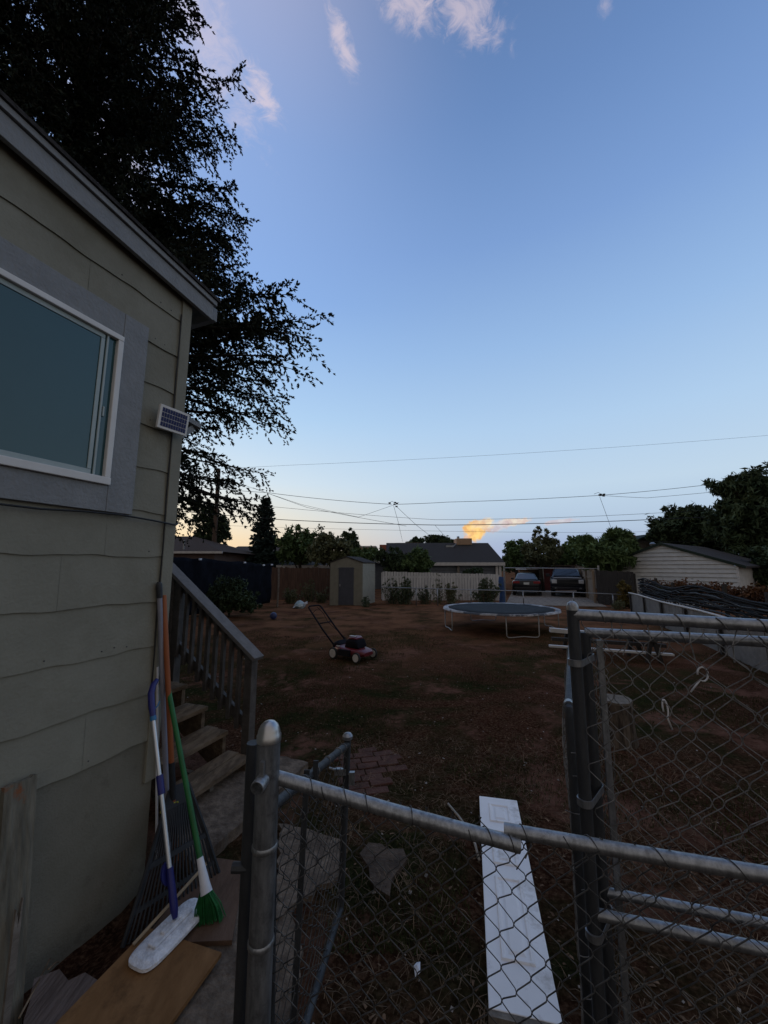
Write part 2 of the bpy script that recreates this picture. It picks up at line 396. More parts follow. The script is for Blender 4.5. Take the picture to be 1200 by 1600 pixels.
b.build('eave_fascia', trimgrey, house, bevel=.003)
b = MB(); b.hexa([HW(0.022, -1.7, 3.15), HW(.46, -1.7, 3.09), HW(.46, -.28, 3.09), HW(0.022, -.28, 3.15), HW(0.022, -1.7, 3.19), HW(.46, -1.7, 3.13), HW(.46, -.28, 3.13), HW(0.022, -.28, 3.19)])
b.build('porch_hood', trimgrey, house)
for t_ in (-.33, -1.6): b = MB(); b.beam(HW(.03, t_, 2.75), HW(.40, t_, 3.08), .05, .05); b.build('hood_bracket', trimgrey, house)
# window
wn = MB()
def wbox(b, s0, s1, z0, z1, t0, t1): b.hexa([HW(s0, t0, z0), HW(s1, t0, z0), HW(s1, t1, z0), HW(s0, t1, z0), HW(s0, t0, z1), HW(s1, t0, z1), HW(s1, t1, z1), HW(s0, t1, z1)])
WS0, WS1, WZ0, WZ1 = -2.2, -.475, 2.375, 3.32
wbox(wn, WS0 - .165, WS1 + .0, WZ1, WZ1 + .165, .0, .034); wbox(wn, WS0 - .165, WS1, WZ0 - .155, WZ0, .0, .034)
wbox(wn, WS1, WS1 + .16, WZ0 - .155, WZ1 + .165, .0, .036); wbox(wn, WS0 - .165, WS0, WZ0, WZ1, .0, .034)
win = wn.build('window', trimgrey, house, bevel=.003)
b = MB(); fw = .034
wbox(b, WS0, WS1, WZ1 - fw, WZ1, -.03, .050); wbox(b, WS0, WS1, WZ0, WZ0 + fw + .01, -.03, .056)
wbox(b, WS1 - fw, WS1, WZ0 + fw + .01, WZ1 - fw, -.03, .049); wbox(b, WS0, WS0 + fw, WZ0 + fw + .01, WZ1 - fw, -.03, .049)
b.build('frame', vinyl, win, bevel=.004)
b = MB(); i0 = fw; sw = .03
a0, a1, z0_, z1_ = WS0 + i0, WS1 - i0, WZ0 + i0 + .01, WZ1 - i0
wbox(b, a1 - .058, a1 - .046, z0_ + .001, z1_ - .001, .0235, .034); wbox(b, a1 - .088, a1 - .066, z0_ + .033, z1_ - .031, .0235, .030); wbox(b, a0 + .001, a1 - .066, z0_ + .001, z0_ + .032, .0235, .029); wbox(b, a0 + .001, a1 - .066, z1_ - .03, z1_ - .001, .0235, .029)
wbox(b, a1 - .040, a1 - .030, 2.78, 2.84, .0235, .034)
b.build('sash', sash, win, bevel=.002)
b = MB(); wbox(b, a0, a1, z0_, z1_, .018, .023); b.build('pane', pane_m, win)
# cables on the wall
def cable(name, pts, r, label, m=cable_m, sub=6):
    b = MB(); b.tube(pts, r, 6); return tag(b.build(name, m, smooth='all'), label, 'cable')
pts = [HW(-2.6 + .2 * i, .02 + (.03 if i % 4 == 0 else .024), 2.198 + .012 * math.sin(i * 1.3)) for i in range(14)] + [HW(.026, .03, 2.20), HW(.03, -.02, 2.2), HW(.03, -.4, 2.19)]
cable('wall_cable', pts, .006, 'thin black cable stapled along the siding just under the window')
pts = [HW(-.07, .02, 3.75 - .12 * i) + nv * .004 * math.sin(i) for i in range(24)]
cable('downlead_cable', pts, .004, 'thin black cable running down the house corner board above the leaning tools')
# small solar panel
sp_c = HW(-.12, .085, 2.90)
sx_, sz_ = (dv * 1 + nv * .10).normalized(), (ZV + nv * .12).normalized(); sn_ = sx_.cross(sz_).normalized()
if sn_.dot(nv) < 0: sn_ = -sn_
sol = thing('solar_panel', 'small white framed blue solar panel mounted on the siding by the house corner', 'solar panel', sp_c)
b = MB(); b.box(sp_c, (.215, .162, .022), sx_, sz_, sn_); b.build('frame', vinyl, sol, bevel=.003)
b = MB()
for i in range(10):
    for j in range(4):
        b.box(sp_c + sx_ * (-.083 + .0185 * i) + sz_ * (-.049 + .0327 * j) + sn_ * .0118, (.016, .029, .0016), sx_, sz_, sn_)
b.build('cells', pv, sol)
b = MB(); b.beam(HW(-.12, .015, 2.88), sp_c - sn_ * .011, .03, .05); b.build('bracket', vinyl, sol)

# ---------------------------------------------------------------- back steps and railing
steps = thing('wooden_steps', 'weathered wooden back steps with grey handrail beside the house corner', 'steps', HW(.9, -.5, 0))
RIS, RUN, TT = .18, .275, -.135
SN, SF = .46, 1.15
for k in range(6):
    t1 = TT - RUN * k; z = RIS * (k + 1)
    b = MB()
    for q in range(2):
        tb = t1 - .005 - q * .142
        sj = random.uniform(-.012, .012)
        b.hexa([HW(SN + sj, tb - .135, z - .04), HW(SF + sj, tb - .135, z - .04), HW(SF + sj, tb, z - .04), HW(SN + sj, tb, z - .04), HW(SN + sj, tb - .135, z), HW(SF + sj, tb - .135, z), HW(SF + sj, tb, z), HW(SN + sj, tb, z)])
    b.build('tread', wood_step, steps, bevel=.005)
b = MB(); b.hexa([HW(0.03, -3.2, 1.22), HW(SF, -3.2, 1.22), HW(SF, TT - RUN * 6, 1.22), HW(.03, TT - RUN * 6, 1.22), HW(.03, -3.2, 1.26), HW(SF, -3.2, 1.26), HW(SF, TT - RUN * 6, 1.26), HW(.03, TT - RUN * 6, 1.26)])
b.build('landing', wood_step, steps)
for s_ in (SN + .05, SF - .05):
    poly = []
    for k in range(6):
        t1 = TT - RUN * k - .03; z = RIS * (k + 1) - .042
        poly += [HW(s_, t1, z), HW(s_, t1 - RUN, z)]
    poly += [HW(s_, TT - RUN * 6, .75), HW(s_, TT - .34, -.02), HW(s_, TT - .03, -.02)]
    b = MB(); b.prism(poly, dv * .04); b.build('stringer', wood_step, steps)
for (s_, t_) in ((.75, TT - .12), (.8, TT - .12 - RUN)): b = MB(); b.box(HW(s_, t_, .06), (.04, .09, .16), dv, nv, ZV); b.build('riser_block', wood_old, steps)
SR = 1.20
rt0, rz0 = TT - .05, 1.06
def rz(t): return rz0 + (rt0 - t) * .70
for t_ in (rt0 - .05, rt0 - 1.05, rt0 - 2.3):
    b = MB(); b.box(HW(SR, t_, (rz(t_) - .04) / 2), (.085, .085, rz(t_) - .05), dv, nv, ZV); b.build('post', rail_paint, steps, bevel=.004)
b = MB(); b.beam(HW(SR - .02, rt0 + .05, rz(rt0 + .05)), HW(SR - .02, rt0 - 2.5, rz(rt0 - 2.5)), .14, .038); b.build('handrail', rail_top, steps, bevel=.004)
b = MB(); b.beam(HW(SR, rt0 - .06, rz(rt0 - .06) - .07), HW(SR, rt0 - 2.3, rz(rt0 - 2.3) - .07), .035, .085); b.build('upper_rail', rail_paint, steps)
b = MB(); b.beam(HW(SR, rt0 - .08, rz(rt0 - .08) - .70), HW(SR, rt0 - 2.3, rz(rt0 - 2.3) - .70), .035, .085); b.build('lower_rail', rail_paint, steps)
for i in range(20):
    t_ = rt0 - .16 - .104 * i
    b = MB(); b.box(HW(SR - .036, t_, rz(t_) - .40), (.034, .036, .78), dv, nv, ZV); b.build('baluster', rail_paint, steps)

# ---------------------------------------------------------------- slabs, boards, bricks
def slab(name, pts, z0, z1, m, jag=0):
    b = MB(); pts = [Vector((p[0], p[1], 0)) for p in pts]; q = []
    for i, p in enumerate(pts):
        n_ = pts[(i + 1) % len(pts)]; k = max(1, int((n_ - p).length / .06)) if jag else 1
        for j in range(k):
            v = p.lerp(n_, j / k)
            if jag: v = v + Vector((random.gauss(0, jag), random.gauss(0, jag), 0))
            q.append(Vector((v.x, v.y, z0)))
    b.prism(q, (0, 0, z1 - z0)); return b.build(name, m)
pad = slab('concrete_pad', [HW(.1, .30, 0), HW(.42, -.35, 0), HW(1.45, -.35, 0), HW(1.45, .28, 0)], -.05, .062, concrete, .006)
struct(pad, 'worn concrete pad at the foot of the wooden steps')
struct(slab('path', [(-1.05, 1.2), (-.35, 1.2), (-.40, 2.2), (-.62, 2.62), (-.95, 2.72)], -.05, .010, concrete, .008), 'worn concrete path beside the house')
struct(slab('path_slab', [G(437, 1290), G(540, 1318), G(532, 1372), G(470, 1412), G(430, 1450)], -.04, .022, concrete, .01), 'pale concrete slab behind the small open gate')
struct(slab('stepping_slab', [G(565, 1334), G(580, 1322), G(626, 1332), G(634, 1348), G(612, 1380), G(604, 1402), G(588, 1392), G(570, 1360)], -.04, .016, mat('dusty_slab', (.03, .02, .014), (.095, .066, .048), 7, .95, bump=.6), .012), 'broken stepping slab sunk in the dirt')
bA = Vector((-.785, 2.135, 0)); bd = Vector((.285, .958, 0)).normalized(); bn = Vector((-bd.y, bd.x, 0))
o = slab('plywood_board', [bA, bA + bn * .45, bA + bn * .45 - bd * 1.25, bA - bd * 1.25], .036, .054, ply)
tag(o, 'bare brown plywood board lying under the white mop head', 'board')
o = slab('plywood_board', [(-.765, 2.22), (-.885, 2.74), (-1.13, 2.78), (-1.22, 2.2)], .012, .034, ply_d, 0)
tag(o, 'dark damp plywood board under the green broom, behind the larger one', 'board')
o = slab('broken_plank', [G(30, 1640), G(52, 1545), G(92, 1532), G(104, 1545), G(128, 1540), G(150, 1556), G(110, 1650)], .01, .045, mat('rotten_wood', (.08, .058, .05), (.16, .12, .105), 14, .95, bump=.8, stretch=(1, .2, 1)), .006)
tag(o, 'broken rotten plank end on the ground at the lower left corner', 'plank')
# brick paving patch
b = MB()
bo = G(556, 1240); bu = Vector((.97, .24, 0)).normalized(); bw = Vector((-.24, .97, 0))
for i in range(3):
    for j in range(8):
        if (i == 2 and (j < 3 or j > 6)) or (i == 0 and j > 6): continue
        off = .10 if j % 2 else 0
        c = bo + bu * (i * .205 + off * .6 - .02) + bw * (j * .105) + ZV * (-.013 + random.uniform(-.010, .006))
        ju = (bu + bw * random.uniform(-.05, .05)).normalized(); b.box(c, (.195, .095, .05), ju, ZV.cross(ju), ZV)
struct(b.build('brick_paving', brick_pave, bevel=.006), 'small sunken patch of old red brick pavers')

# ---------------------------------------------------------------- tools at the corner
gp = thing('squeegee_pole', 'lilac grey pole with dark rubber cap, tallest of the leaning tools', 'pole', G(262, 1345))
p0, p1 = G(264, 1348, .02), W(249, 920, .035)
b = MB(); b.tube([p0, p1], .0155, 12); b.build('shaft', lilac, gp, smooth=True)
b = MB(); dr = (p1 - p0).normalized(); b.tube([p1 - dr * .06, p1 - dr * .02, p1 + dr * .03, p1 + dr * .045], [.0175, .0185, .0185, .012], 12); b.build('grip_cap', galv_d, gp, smooth=True)
rk = thing('leaf_rake', 'black plastic leaf rake with orange wooden handle, fan against the foundation', 'rake', G(270, 1420))
apex = HW(.07, .17, .50); fl, fr = G(186, 1478, .0), G(340, 1372, .0)
top = W(256, 930, .03)
b = MB(); hb = W(275, 1345, .22); u_ = (top - hb).normalized()
b.tube([hb, top], .0165, 12); b.build('handle', orange_p, rk, smooth=True)
L_ = (top - hb).length
b = MB(); b.tube([hb + u_ * L_ * .215, hb + u_ * L_ * .35], .0180, 12); b.build('grip_sleeve', black_pl, rk, smooth=True)
b = MB(); b.tube([hb + u_ * L_ * .13, hb + u_ * L_ * .185], .0172, 12); b.build('label_band', blue_pl, rk, smooth=True)
b = MB(); b.tube([hb + u_ * L_ * .192, hb + u_ * L_ * .208], .0195, 12); b.beam(hb + u_ * L_ * .200 - Vector((.03, 0, -.004)), hb + u_ * L_ * .200 + Vector((.03, .0, .01)), .006, .008); b.build('tag_tie', yellow_pl, rk)
b = MB(); nt_ = 22
fan_up = (apex - fl.lerp(fr, .5))
for i in range(nt_):
    a = i / (nt_ - 1); e = fl.lerp(fr, a)
    st = apex + (fr - fl) * (a - .55) * .22
    mid = st.lerp(e, .55) + nv * .02
    b.tube([st, mid, e + nv * .03 * 1, e + nv * .012 + ZV * -.004], [.0055, .006, .0055, .004], 5)
b.build('tines', black_pl, rk)
b = MB()
def fp(a, v): return (apex + (fr - fl) * (a - .55) * .22).lerp(fl.lerp(fr, a), v) + nv * (.024 * min(v / .55, 1))
for (v0, v1) in ((-.02, .16), (.52, .565), (.80, .835)):
    for i in range(14):
        a0_, a1_ = i / 14, (i + 1) / 14
        q = [fp(a0_, v0), fp(a1_, v0), fp(a1_, v1), fp(a0_, v1)]
        b.hexa([x - nv * .006 for x in q] + [x + nv * .006 for x in q])
b.tube([fp(0, 0), fp(0, .5), fp(0, 1)], .012, 6); b.tube([fp(1, 0), fp(1, .5), fp(1, 1)], .012, 6)
b.build('head_webbing', black_pl, rk)
mp_ = thing('flat_mop', 'flat mop with silver pole, blue grips and white pad on the plywood', 'mop', G(268, 1462, .055))
hd0, hd1 = G(214, 1512, .064), G(312, 1412, .064)
hx = (hd1 - hd0).normalized(); hy = Vector((-hx.y, hx.x, 0)); hc = (hd0 + hd1) / 2; hl = (hd1 - hd0).length
rings = []
for z, k in ((.057, .93), (.062, 1), (.076, 1), (.084, .9), (.086, .5)):
    ring = []
    for i in range(40):
        a = 2 * math.pi * i / 40; ca, sa = math.cos(a), math.sin(a)
        e = 2 / 4.2
        ring.append(hc.xy.to_3d() + hx * (math.copysign(abs(ca) ** e, ca) * hl * .53 * (k if k > .6 else .84)) + hy * (math.copysign(abs(sa) ** e, sa) * .082 * k) + ZV * z)
    rings.append(ring)
b = MB(); b.loft(rings); b.build('pad', mop_w, mp_, smooth=True)
b = MB(); b.box(Vector((hc.x, hc.y, .0925)), (hl * .62, .05, .012), hx, hy, ZV); b.box(Vector((hc.x, hc.y, .102)), (hl * .3, .028, .014), hx, hy, ZV); b.build('pad_plate', mop_w, mp_, bevel=.004)
m0 = Vector((hc.x, hc.y, .115)) + hx * .02; m1 = W(236, 1092, .13); mu = (m1 - m0).normalized(); ml = (m1 - m0).length
b = MB(); b.tube([m0 + mu * ml * .04, m1 - mu * .05], .0115, 12); b.build('pole', alu, mp_, smooth=True)
b = MB(); b.tube([m0, m0 + mu * ml * .03, m0 + mu * ml * .06, m0 + mu * ml * .20], [.012, .018, .019, .016], 12); b.build('socket', blue_pl, mp_, smooth=True)
b = MB()
fc = m0 + mu * ml * .17 - hy * .0 + nv * -.03
ringA = [fc + mu * math.cos(a) * .05 + dv * math.sin(a) * .035 for a in [2 * math.pi * i / 14 for i in range(14)]]
b.prism(ringA, nv * .012); b.build('trigger_plate', blue_pl, mp_)
b = MB(); b.tube([m0 + mu * ml * .52, m0 + mu * ml * .61], .0185, 12); b.build('pole_lock', blue_pl, mp_, smooth=True)
b = MB(); b.tube([m1 - mu * .10, m1 - mu * .03, m1 + mu * .03 + dv * .004, m1 + mu * .075 + dv * .025, m1 + mu * .10 + dv * .055], [.0155, .019, .019, .018, .013], 12); b.build('hand_grip', blue_pl, mp_, smooth=True)
b = MB(); b.tube([m1 - mu * .125, m1 - mu * .10], .018, 12); b.tube([m1 - mu * .07 + dv * .01, m1 - mu * .05 + dv * .04, m1 - mu * .03 + dv * .055], .004, 6); b.build('grip_collar', cyan_pl, mp_, smooth=True)
br = thing('angle_broom', 'green broom with white ferrule standing on the dark plywood', 'broom', G(330, 1440, .035))
q0, q1 = G(322, 1392, .19), W(258, 1050, .03)
e0 = G(329, 1440, .036); bu_ = (q1 - q0).normalized()
b = MB(); b.tube([q0 + bu_ * .10, q1], .015, 12); b.build('handle', green_pl, br, smooth=True)
b = MB(); b.tube([q0 - bu_ * .01, q0 + bu_ * .03, q0 + bu_ * .11, q0 + bu_ * .15], [.030, .025, .019, .017], 12); b.build('ferrule', white_pl, br, smooth=True)
b = MB(); hs = (dv * .5 + nv * .9).normalized()
for i in range(170):
    a = random.uniform(-1, 1); c = random.uniform(-1, 1)
    s0 = q0 + hs * a * .022 + dv * c * .014 - bu_ * .0
    s1 = e0 + hs * a * .068 + dv * c * .03 + ZV * random.uniform(-.004, .018)
    md = s0.lerp(s1, .5) + hs * a * .012
    b.tube([s0, md, s1], .0022, 3, False)
b.build('bristles', green_br, br)
b = MB(); b.tube([G(208, 1476, .065), G(322, 1350, .20)], .008, 8); tag(b.build('wooden_stick', pale_wood, smooth=True), 'thin pale wooden stick propped across the black rake tines', 'stick')
b = MB(); y0_, y1_ = HW(-.02, .13, .40), HW(.045, .20, .33); b.tube([y0_, (y0_ + y1_) / 2 + ZV * .004, y1_], .016, 12); tag(b.build('foam_stick', yellow_pl, smooth=True), 'short yellow foam tube stuck behind the rake head', 'foam tube')
b = MB(); b.tube([HW(.06, .03, .03), W(246, 1042, .02)], .008, 8); tag(b.build('thin_pole', white_pl, smooth=True), 'thin white pole behind the lilac grey one at the house corner', 'pole')
# planks leaning at far left
def plank(label, a, c, wdt, thk, m, jag=.005):
    a = Vector(a); c = Vector(c); up = (c - a).normalized(); X = dv - up * dv.dot(up); X.normalize(); Y = up.cross(X)
    prof = []; n = 9
    for i in range(n + 1): prof.append(c + X * (i / n - .5) * wdt + up * random.gauss(0, jag))
    poly = [a + X * wdt / 2, *reversed(prof), a - X * wdt / 2]
    b = MB(); b.prism([p - Y * thk / 2 for p in poly], Y * thk); return tag(b.build('wooden_plank', m), label, 'plank', 'planks leaning on the house wall')
plank('wide weathered plank with rust stain leaning on the wall', W(31, 1219, .06).lerp(W(4, 1600, .17), 1.12), W(31, 1219, .06), .125, .03, wood_v)
plank('thin split batten in front of the rust stained plank', W(28, 1424, .17).lerp(W(8, 1600, .22), 1.15), W(28, 1424, .17), .026, .015, wood_old, .02)
plank('thin pale batten against the wall, right of the split one', W(35, 1420, .12).lerp(W(15, 1600, .18), 1.15), W(35, 1420, .12), .018, .01, pale_wood, .02)
for (a, c, lb) in (((30, 1590), (78, 1498), 'longer thin dry twig lying by the foundation'), ((75, 1515), (92, 1503), 'short dry twig by the foundation')):
    b = MB(); p_, q_ = G(*a, .05), G(*c, .02); b.tube([p_, p_.lerp(q_, .5) + Vector((.006, .004, .01)), q_], .004, 6); tag(b.build('twig', twig_m), lb, 'twig')

# ---------------------------------------------------------------- chain link helpers
def chainlink(b, fn, U, V, c, r, nodes=(0, 1), bend=.012, holes=None):
    """zig-zag wires; fn(u,v) -> (point, normal)"""
    nu = int(U / (c / 2)); nvv = int(V / (c / 2))
    for i in range(nu):
        pts = []
        for j in range(nvv + 1):
            odd = (j + i) % 2
            u = (i + odd) * c / 2
            sg = 1 if odd else -1
            p, n_ = fn(u, j * c / 2)
            pa, _ = fn(u - sg * c * .035, (j - .18) * c / 2); pb, _ = fn(u - sg * c * .035, (j + .18) * c / 2)
            pts += [pa - n_ * r * 1.1 * sg, p, pb + n_ * r * 1.1 * sg]
        b.tube(pts, r, 4, False)
def wrap(b, p, axis_, r, wr, turns=1.0, tail=None, ph=0, adv=.02):
    axis_ = Vector(axis_).normalized(); X = axis_.orthogonal().normalized(); Y = axis_.cross(X); pts = []
    for i in range(int(12 * turns) + 1):
        a = ph + 2 * math.pi * i / 12
        pts.append(p + (X * math.cos(a) + Y * math.sin(a)) * (r + wr) + axis_ * adv * i / (12 * turns))
    if tail is not None: pts.append(Vector(tail))
    b.tube(pts, wr, 4, False)

# ---------------------------------------------------------------- foreground fence: post, rails, mesh
PT = D(421, 1134, 1.25); px_, py_ = PT.x, PT.y
post = thing('gate_post', 'thick galvanised post with shiny domed cap holding the small gate', 'fence post', (px_, py_, 0))
b = MB(); b.tube([(px_, py_, -.1), (px_, py_, PT.z - .03)], .0365, 24); b.build('shaft', galv_post, post, smooth=True)
b = MB(); b.lathe((px_, py_, PT.z - .045), [(.0385, 0), (.0385, .018), (.036, .022), (.034, .034), (.028, .048), (.017, .058), (.004, .062)], 24); b.build('dome_cap', galv_cap, post, smooth=True)
for z in (PT.z - .36, PT.z - .62): b = MB(); b.lathe((px_, py_, z), [(.0365, 0), (.0395, .004), (.0395, .014), (.0365, .018)], 24); b.build('brace_band', galv, post, smooth=True)
b = MB(); rl = D(437, 1215, 1.245); out = (CAM - Vector((px_, py_, H))).normalized()
cz = PT.z - .145
cdir = Vector((-.15, -1, -.12)).normalized()
b.lathe(Vector((px_, py_, cz)) + Vector((-.004, -.030, 0)), [(.021, 0), (.0215, .04), (.020, .043), (.0175, .043), (.0165, .012)], 18, cdir)
b.box((px_ - .004, py_ - .042, cz + .036), (.012, .02, .045)); b.build('rail_cup', galv, post, smooth=True)
# dark second post behind
dp = D(397, 1160, 1.33)
b = MB(); b.tube([(dp.x - .004, dp.y, -.1), (dp.x, dp.y, dp.z)], .024, 16); b.tube([(dp.x - .05, dp.y - .01, dp.z - .38), (dp.x - .0, dp.y - .01, dp.z - .38)], .016, 8)
dpo = tag(b.build('gate_post', galv_d, smooth=True, origin=(dp.x, dp.y, 0)), 'dark narrow steel post standing directly behind the domed post', 'fence post')
ff = thing('chain_link_fence', 'low foreground chain link fence with a broken overlapping top rail', 'fence', (.3, 1.1, 0))
ra, rb = D(432, 1214, 1.245), D(812, 1321, 1.135)
rc, rd = D(788, 1296, 1.165), D(1200, 1367, .96); re_ = rd + (rd - rc) * 1.2
b = MB(); b.tube([ra, ra.lerp(rb, .5) + ZV * -.004, rb], .0205, 16, False)
b.tube([rb, rb - (rb - ra).normalized() * .12], .0175, 16, False); b.build('top_rail', galv, ff, smooth=True)
b = MB(); b.tube([rc, rc.lerp(rd, .5) + ZV * -.002, rd, re_], .0185, 16); b.build('top_rail', galv, ff, smooth=True)
UW = (rb - ra).length
fdir2 = (re_ - rc)
def ffn(u, v):
    u2 = u / 1.0
    if u2 < UW * .93: p = ra.lerp(rb, u2 / UW)
    else:
        p0_ = ra.lerp(rb, .93); p = p0_ + (rd - p0_).normalized() * (u2 - UW * .93)
    n_ = Vector((.1, -1, 0)).normalized()
    loose = max(0, 1 - u2 / (UW * .85))
    zt = p.z + .03 - v - .05 * loose
    if u2 > UW * .93: zt -= .012
    q = Vector((u2 * 2.3, v * 2.3, 3.1))
    p = Vector((p.x, p.y, zt)) + n_ * (-.022) + Vector((mn.noise(q) * (.014 + .03 * loose), mn.noise(q + Vector((9, 0, 0))) * (.012 + .03 * loose), mn.noise(q + Vector((0, 9, 0))) * (.014 + .035 * loose)))
    p.z = max(p.z, .015 + .01 * mn.noise(q * 3))
    return p, n_
b = MB(); chainlink(b, ffn, 1.75, 1.30, .083, .0018); b.build('wire_mesh', wire_d, ff, smooth='all')
for f_ in (.12, .2, .33, .56, .80, .95):
    b = MB(); p_ = ra.lerp(rb, f_); wrap(b, p_, rb - ra, .0205, .0016, 1.2, p_ + Vector((.02, -.02, -.06)), random.uniform(0, 6), random.uniform(.02, .11)); b.build('wire_tie', wire_d, ff, smooth='all')
for f_ in (.05, .26, .58, .80):
    b = MB(); p_ = rc.lerp(rd, f_); wrap(b, p_, rd - rc, .0185, .0016, 1.2, p_ + Vector((.02, -.02, -.06)), random.uniform(0, 6), random.uniform(.02, .11)); b.build('wire_tie', wire_d, ff, smooth='all')

# small open gate leaf
gl = thing('chain_link_gate', 'small sagging chain link gate leaf swung open behind the domed post', 'gate', (px_ + .1, py_ + .3, 0))
ht, hbm = D(428, 1258, 1.28), Vector((px_ + .035, py_ + .03, .22))
ft, fb = D(543, 1163, 2.0), D(532, 1418, 2.0)
b = MB(); b.tube([ht, ft, ], .0165, 12); b.tube([fb, hbm], .0165, 12); b.tube([ft + ZV * .03, ft, fb, fb - ZV * .012], .0175, 12); b.tube([ht + Vector((-.005, 0, .02)), hbm], .0165, 12)
b.build('frame', galv_d, gl, smooth=True)
b = MB(); b.lathe(ft + ZV * .02, [(.012, 0), (.026, .008), (.027, .022), (.018, .034), (.006, .038)], 14); b.build('ball_cap', galv, gl, smooth=True)
b = MB(); tb0, tb1 = ht.lerp(ft, .34) + ZV * .03, hbm.lerp(fb, .20) - ZV * .03
b.beam(tb0, tb1, .022, .006, (0, 1, 0)); b.beam(tb0 + Vector((.03, .03, .02)), tb0 + Vector((.025, .03, -.12)), .02, .006, (0, 1, 0)); b.build('tension_bar', galv_d, gl)
GLW = (Vector((ft.x, ft.y, 0)) - Vector((ht.x, ht.y, 0))).length
def gfn(u, v):
    f_ = min(u / GLW, 1); t_ = ht.lerp(ft, f_); bt = hbm.lerp(fb, f_); n_ = Vector((-1, .15, 0)).normalized()
    q = Vector((u * 5, v * 5, 8)); p = t_.lerp(bt, min(v / .9, 1.0))
    return p + Vector((mn.noise(q), mn.noise(q + Vector((5, 0, 0))), mn.noise(q + Vector((0, 5, 0))))) * .012, n_
b = MB(); chainlink(b, gfn, GLW, .9, .085, .0016); b.build('wire_mesh', wire_d, gl, smooth='all')
for f_ in (.3, .45, .62, .8, .9): b = MB(); p_ = ht.lerp(ft, f_); wrap(b, p_, ft - ht, .0165, .002, 1.1, None, f_ * 9, .012); b.build('wire_tie', wire_m, gl, smooth='all')
b = MB(); b.box(ft.lerp(fb, .16) + Vector((-.03, -.01, 0)), (.06, .02, .03)); b.box(ft.lerp(fb, .2) + Vector((.03, -.01, 0)), (.03, .02, .06)); b.tube([ft.lerp(fb, .17) + Vector((-.09, 0, .02)), ft.lerp(fb, .18) + Vector((.03, -.01, 0))], .006, 8); b.build('latch', galv, gl)
b = MB(); b.tube([Vector((px_ - .05, py_ - .0, .42)), Vector((px_ + .04, py_ - .03, .42)), Vector((px_ + .08, py_ + .02, .42))], .010, 8); b.build('hinge', galv_d, gl)

# ---------------------------------------------------------------- tall kennel panels at right
def panel(label, lt, rt, lm, rm, rad, stretch, mname, seed, vertical_r):
    rt2 = lt + (rt - lt) * 1.9; rm2 = lm + (rm - lm) * 1.9
    k = thing('chain_link_fence', label, 'fence', (lt.x, lt.y, 0), 'tall chain link panels strapped together at right')
    b = MB(); b.tube([lt, rt, rt2], rad, 16); b.build('top_rail', galv, k, smooth=True)
    b = MB(); b.tube([Vector((lt.x, lt.y, lm.z)), Vector((rt.x, rt.y, lm.z + (rm.z - lm.z))), Vector((rt2.x, rt2.y, lm.z + (rm.z - lm.z) * 1.9))], rad * .85, 16); b.build('middle_rail', galv, k, smooth=True)
    b = MB(); b.tube([(lt.x, lt.y, .0), (lt.x, lt.y, lt.z + (.02 if vertical_r else 0))], rad, 16)
    b.build('upright', galv_d, k, smooth=True)  # same steel as the rails, darker colour stands in for dark reflections
    if vertical_r:
        b = MB(); b.lathe((lt.x, lt.y, lt.z + .015), [(rad * 1.05, 0), (rad * 1.03, .012), (rad * .8, .024), (rad * .3, .031)], 16); b.build('end_cap', galv, k, smooth=True)
    LW = (rt2.xy - lt.xy).length; ud = (rt2 - lt); ud.z = 0; ud.normalize(); n_ = Vector((ud.y, -ud.x, 0))
    def fn(u, v):
        q = Vector((u * 2.6, v * 2.6, seed)); q2 = Vector((u * 7, v * 7, seed + 5))
        sag = .05 * math.sin(min(u / LW * 3.0, 3.1)) * math.exp(-((v - .5) / .35) ** 2)
        return Vector((lt.x, lt.y, lt.z - .02)) + ud * (u + .02 + mn.noise(q) * .03 + mn.noise(q2) * .008) + n_ * (.02 + mn.noise(q + Vector((7, 0, 0))) * .02) - ZV * (v + sag + mn.noise(q + Vector((0, 7, 0))) * .03 + mn.noise(q2 + Vector((3, 3, 0))) * .008), n_
    b = MB(); chainlink(b, fn, LW, lt.z - .03, stretch, .0015); b.build('wire_mesh', wire_m, k, smooth='all')
    for i in range(9):
        b = MB(); p_ = lt + (rt2 - lt) * (.08 + .105 * i); wrap(b, p_, ud, rad, .0022, .9, p_ + Vector((.03, -.02, -.07)), 1.2 + random.uniform(-.3, .3), random.uniform(.03, .09))
        b.build('wire_tie', wire_m, k, smooth='all')
    return k
lA, rA = D(895, 960, 1.35), D(1200, 977, 1.185)
panel('taller chain link panel with rounded post top, nearest of the two on the right', lA, D(1200, 978, 1.185), P(905, 1427, lA.y), P(1200, 1500, D(1200, 978, 1.185).y), .0195, .118, 'A', 3.3, True)
lB = D(914, 988, 1.42)
panel('lower chain link panel just behind the round topped one', lB, D(1200, 1003, 1.24), P(925, 1393, lB.y), P(1200, 1455, D(1200, 1003, 1.24).y), .0175, .125, 'B', 9.1, False)
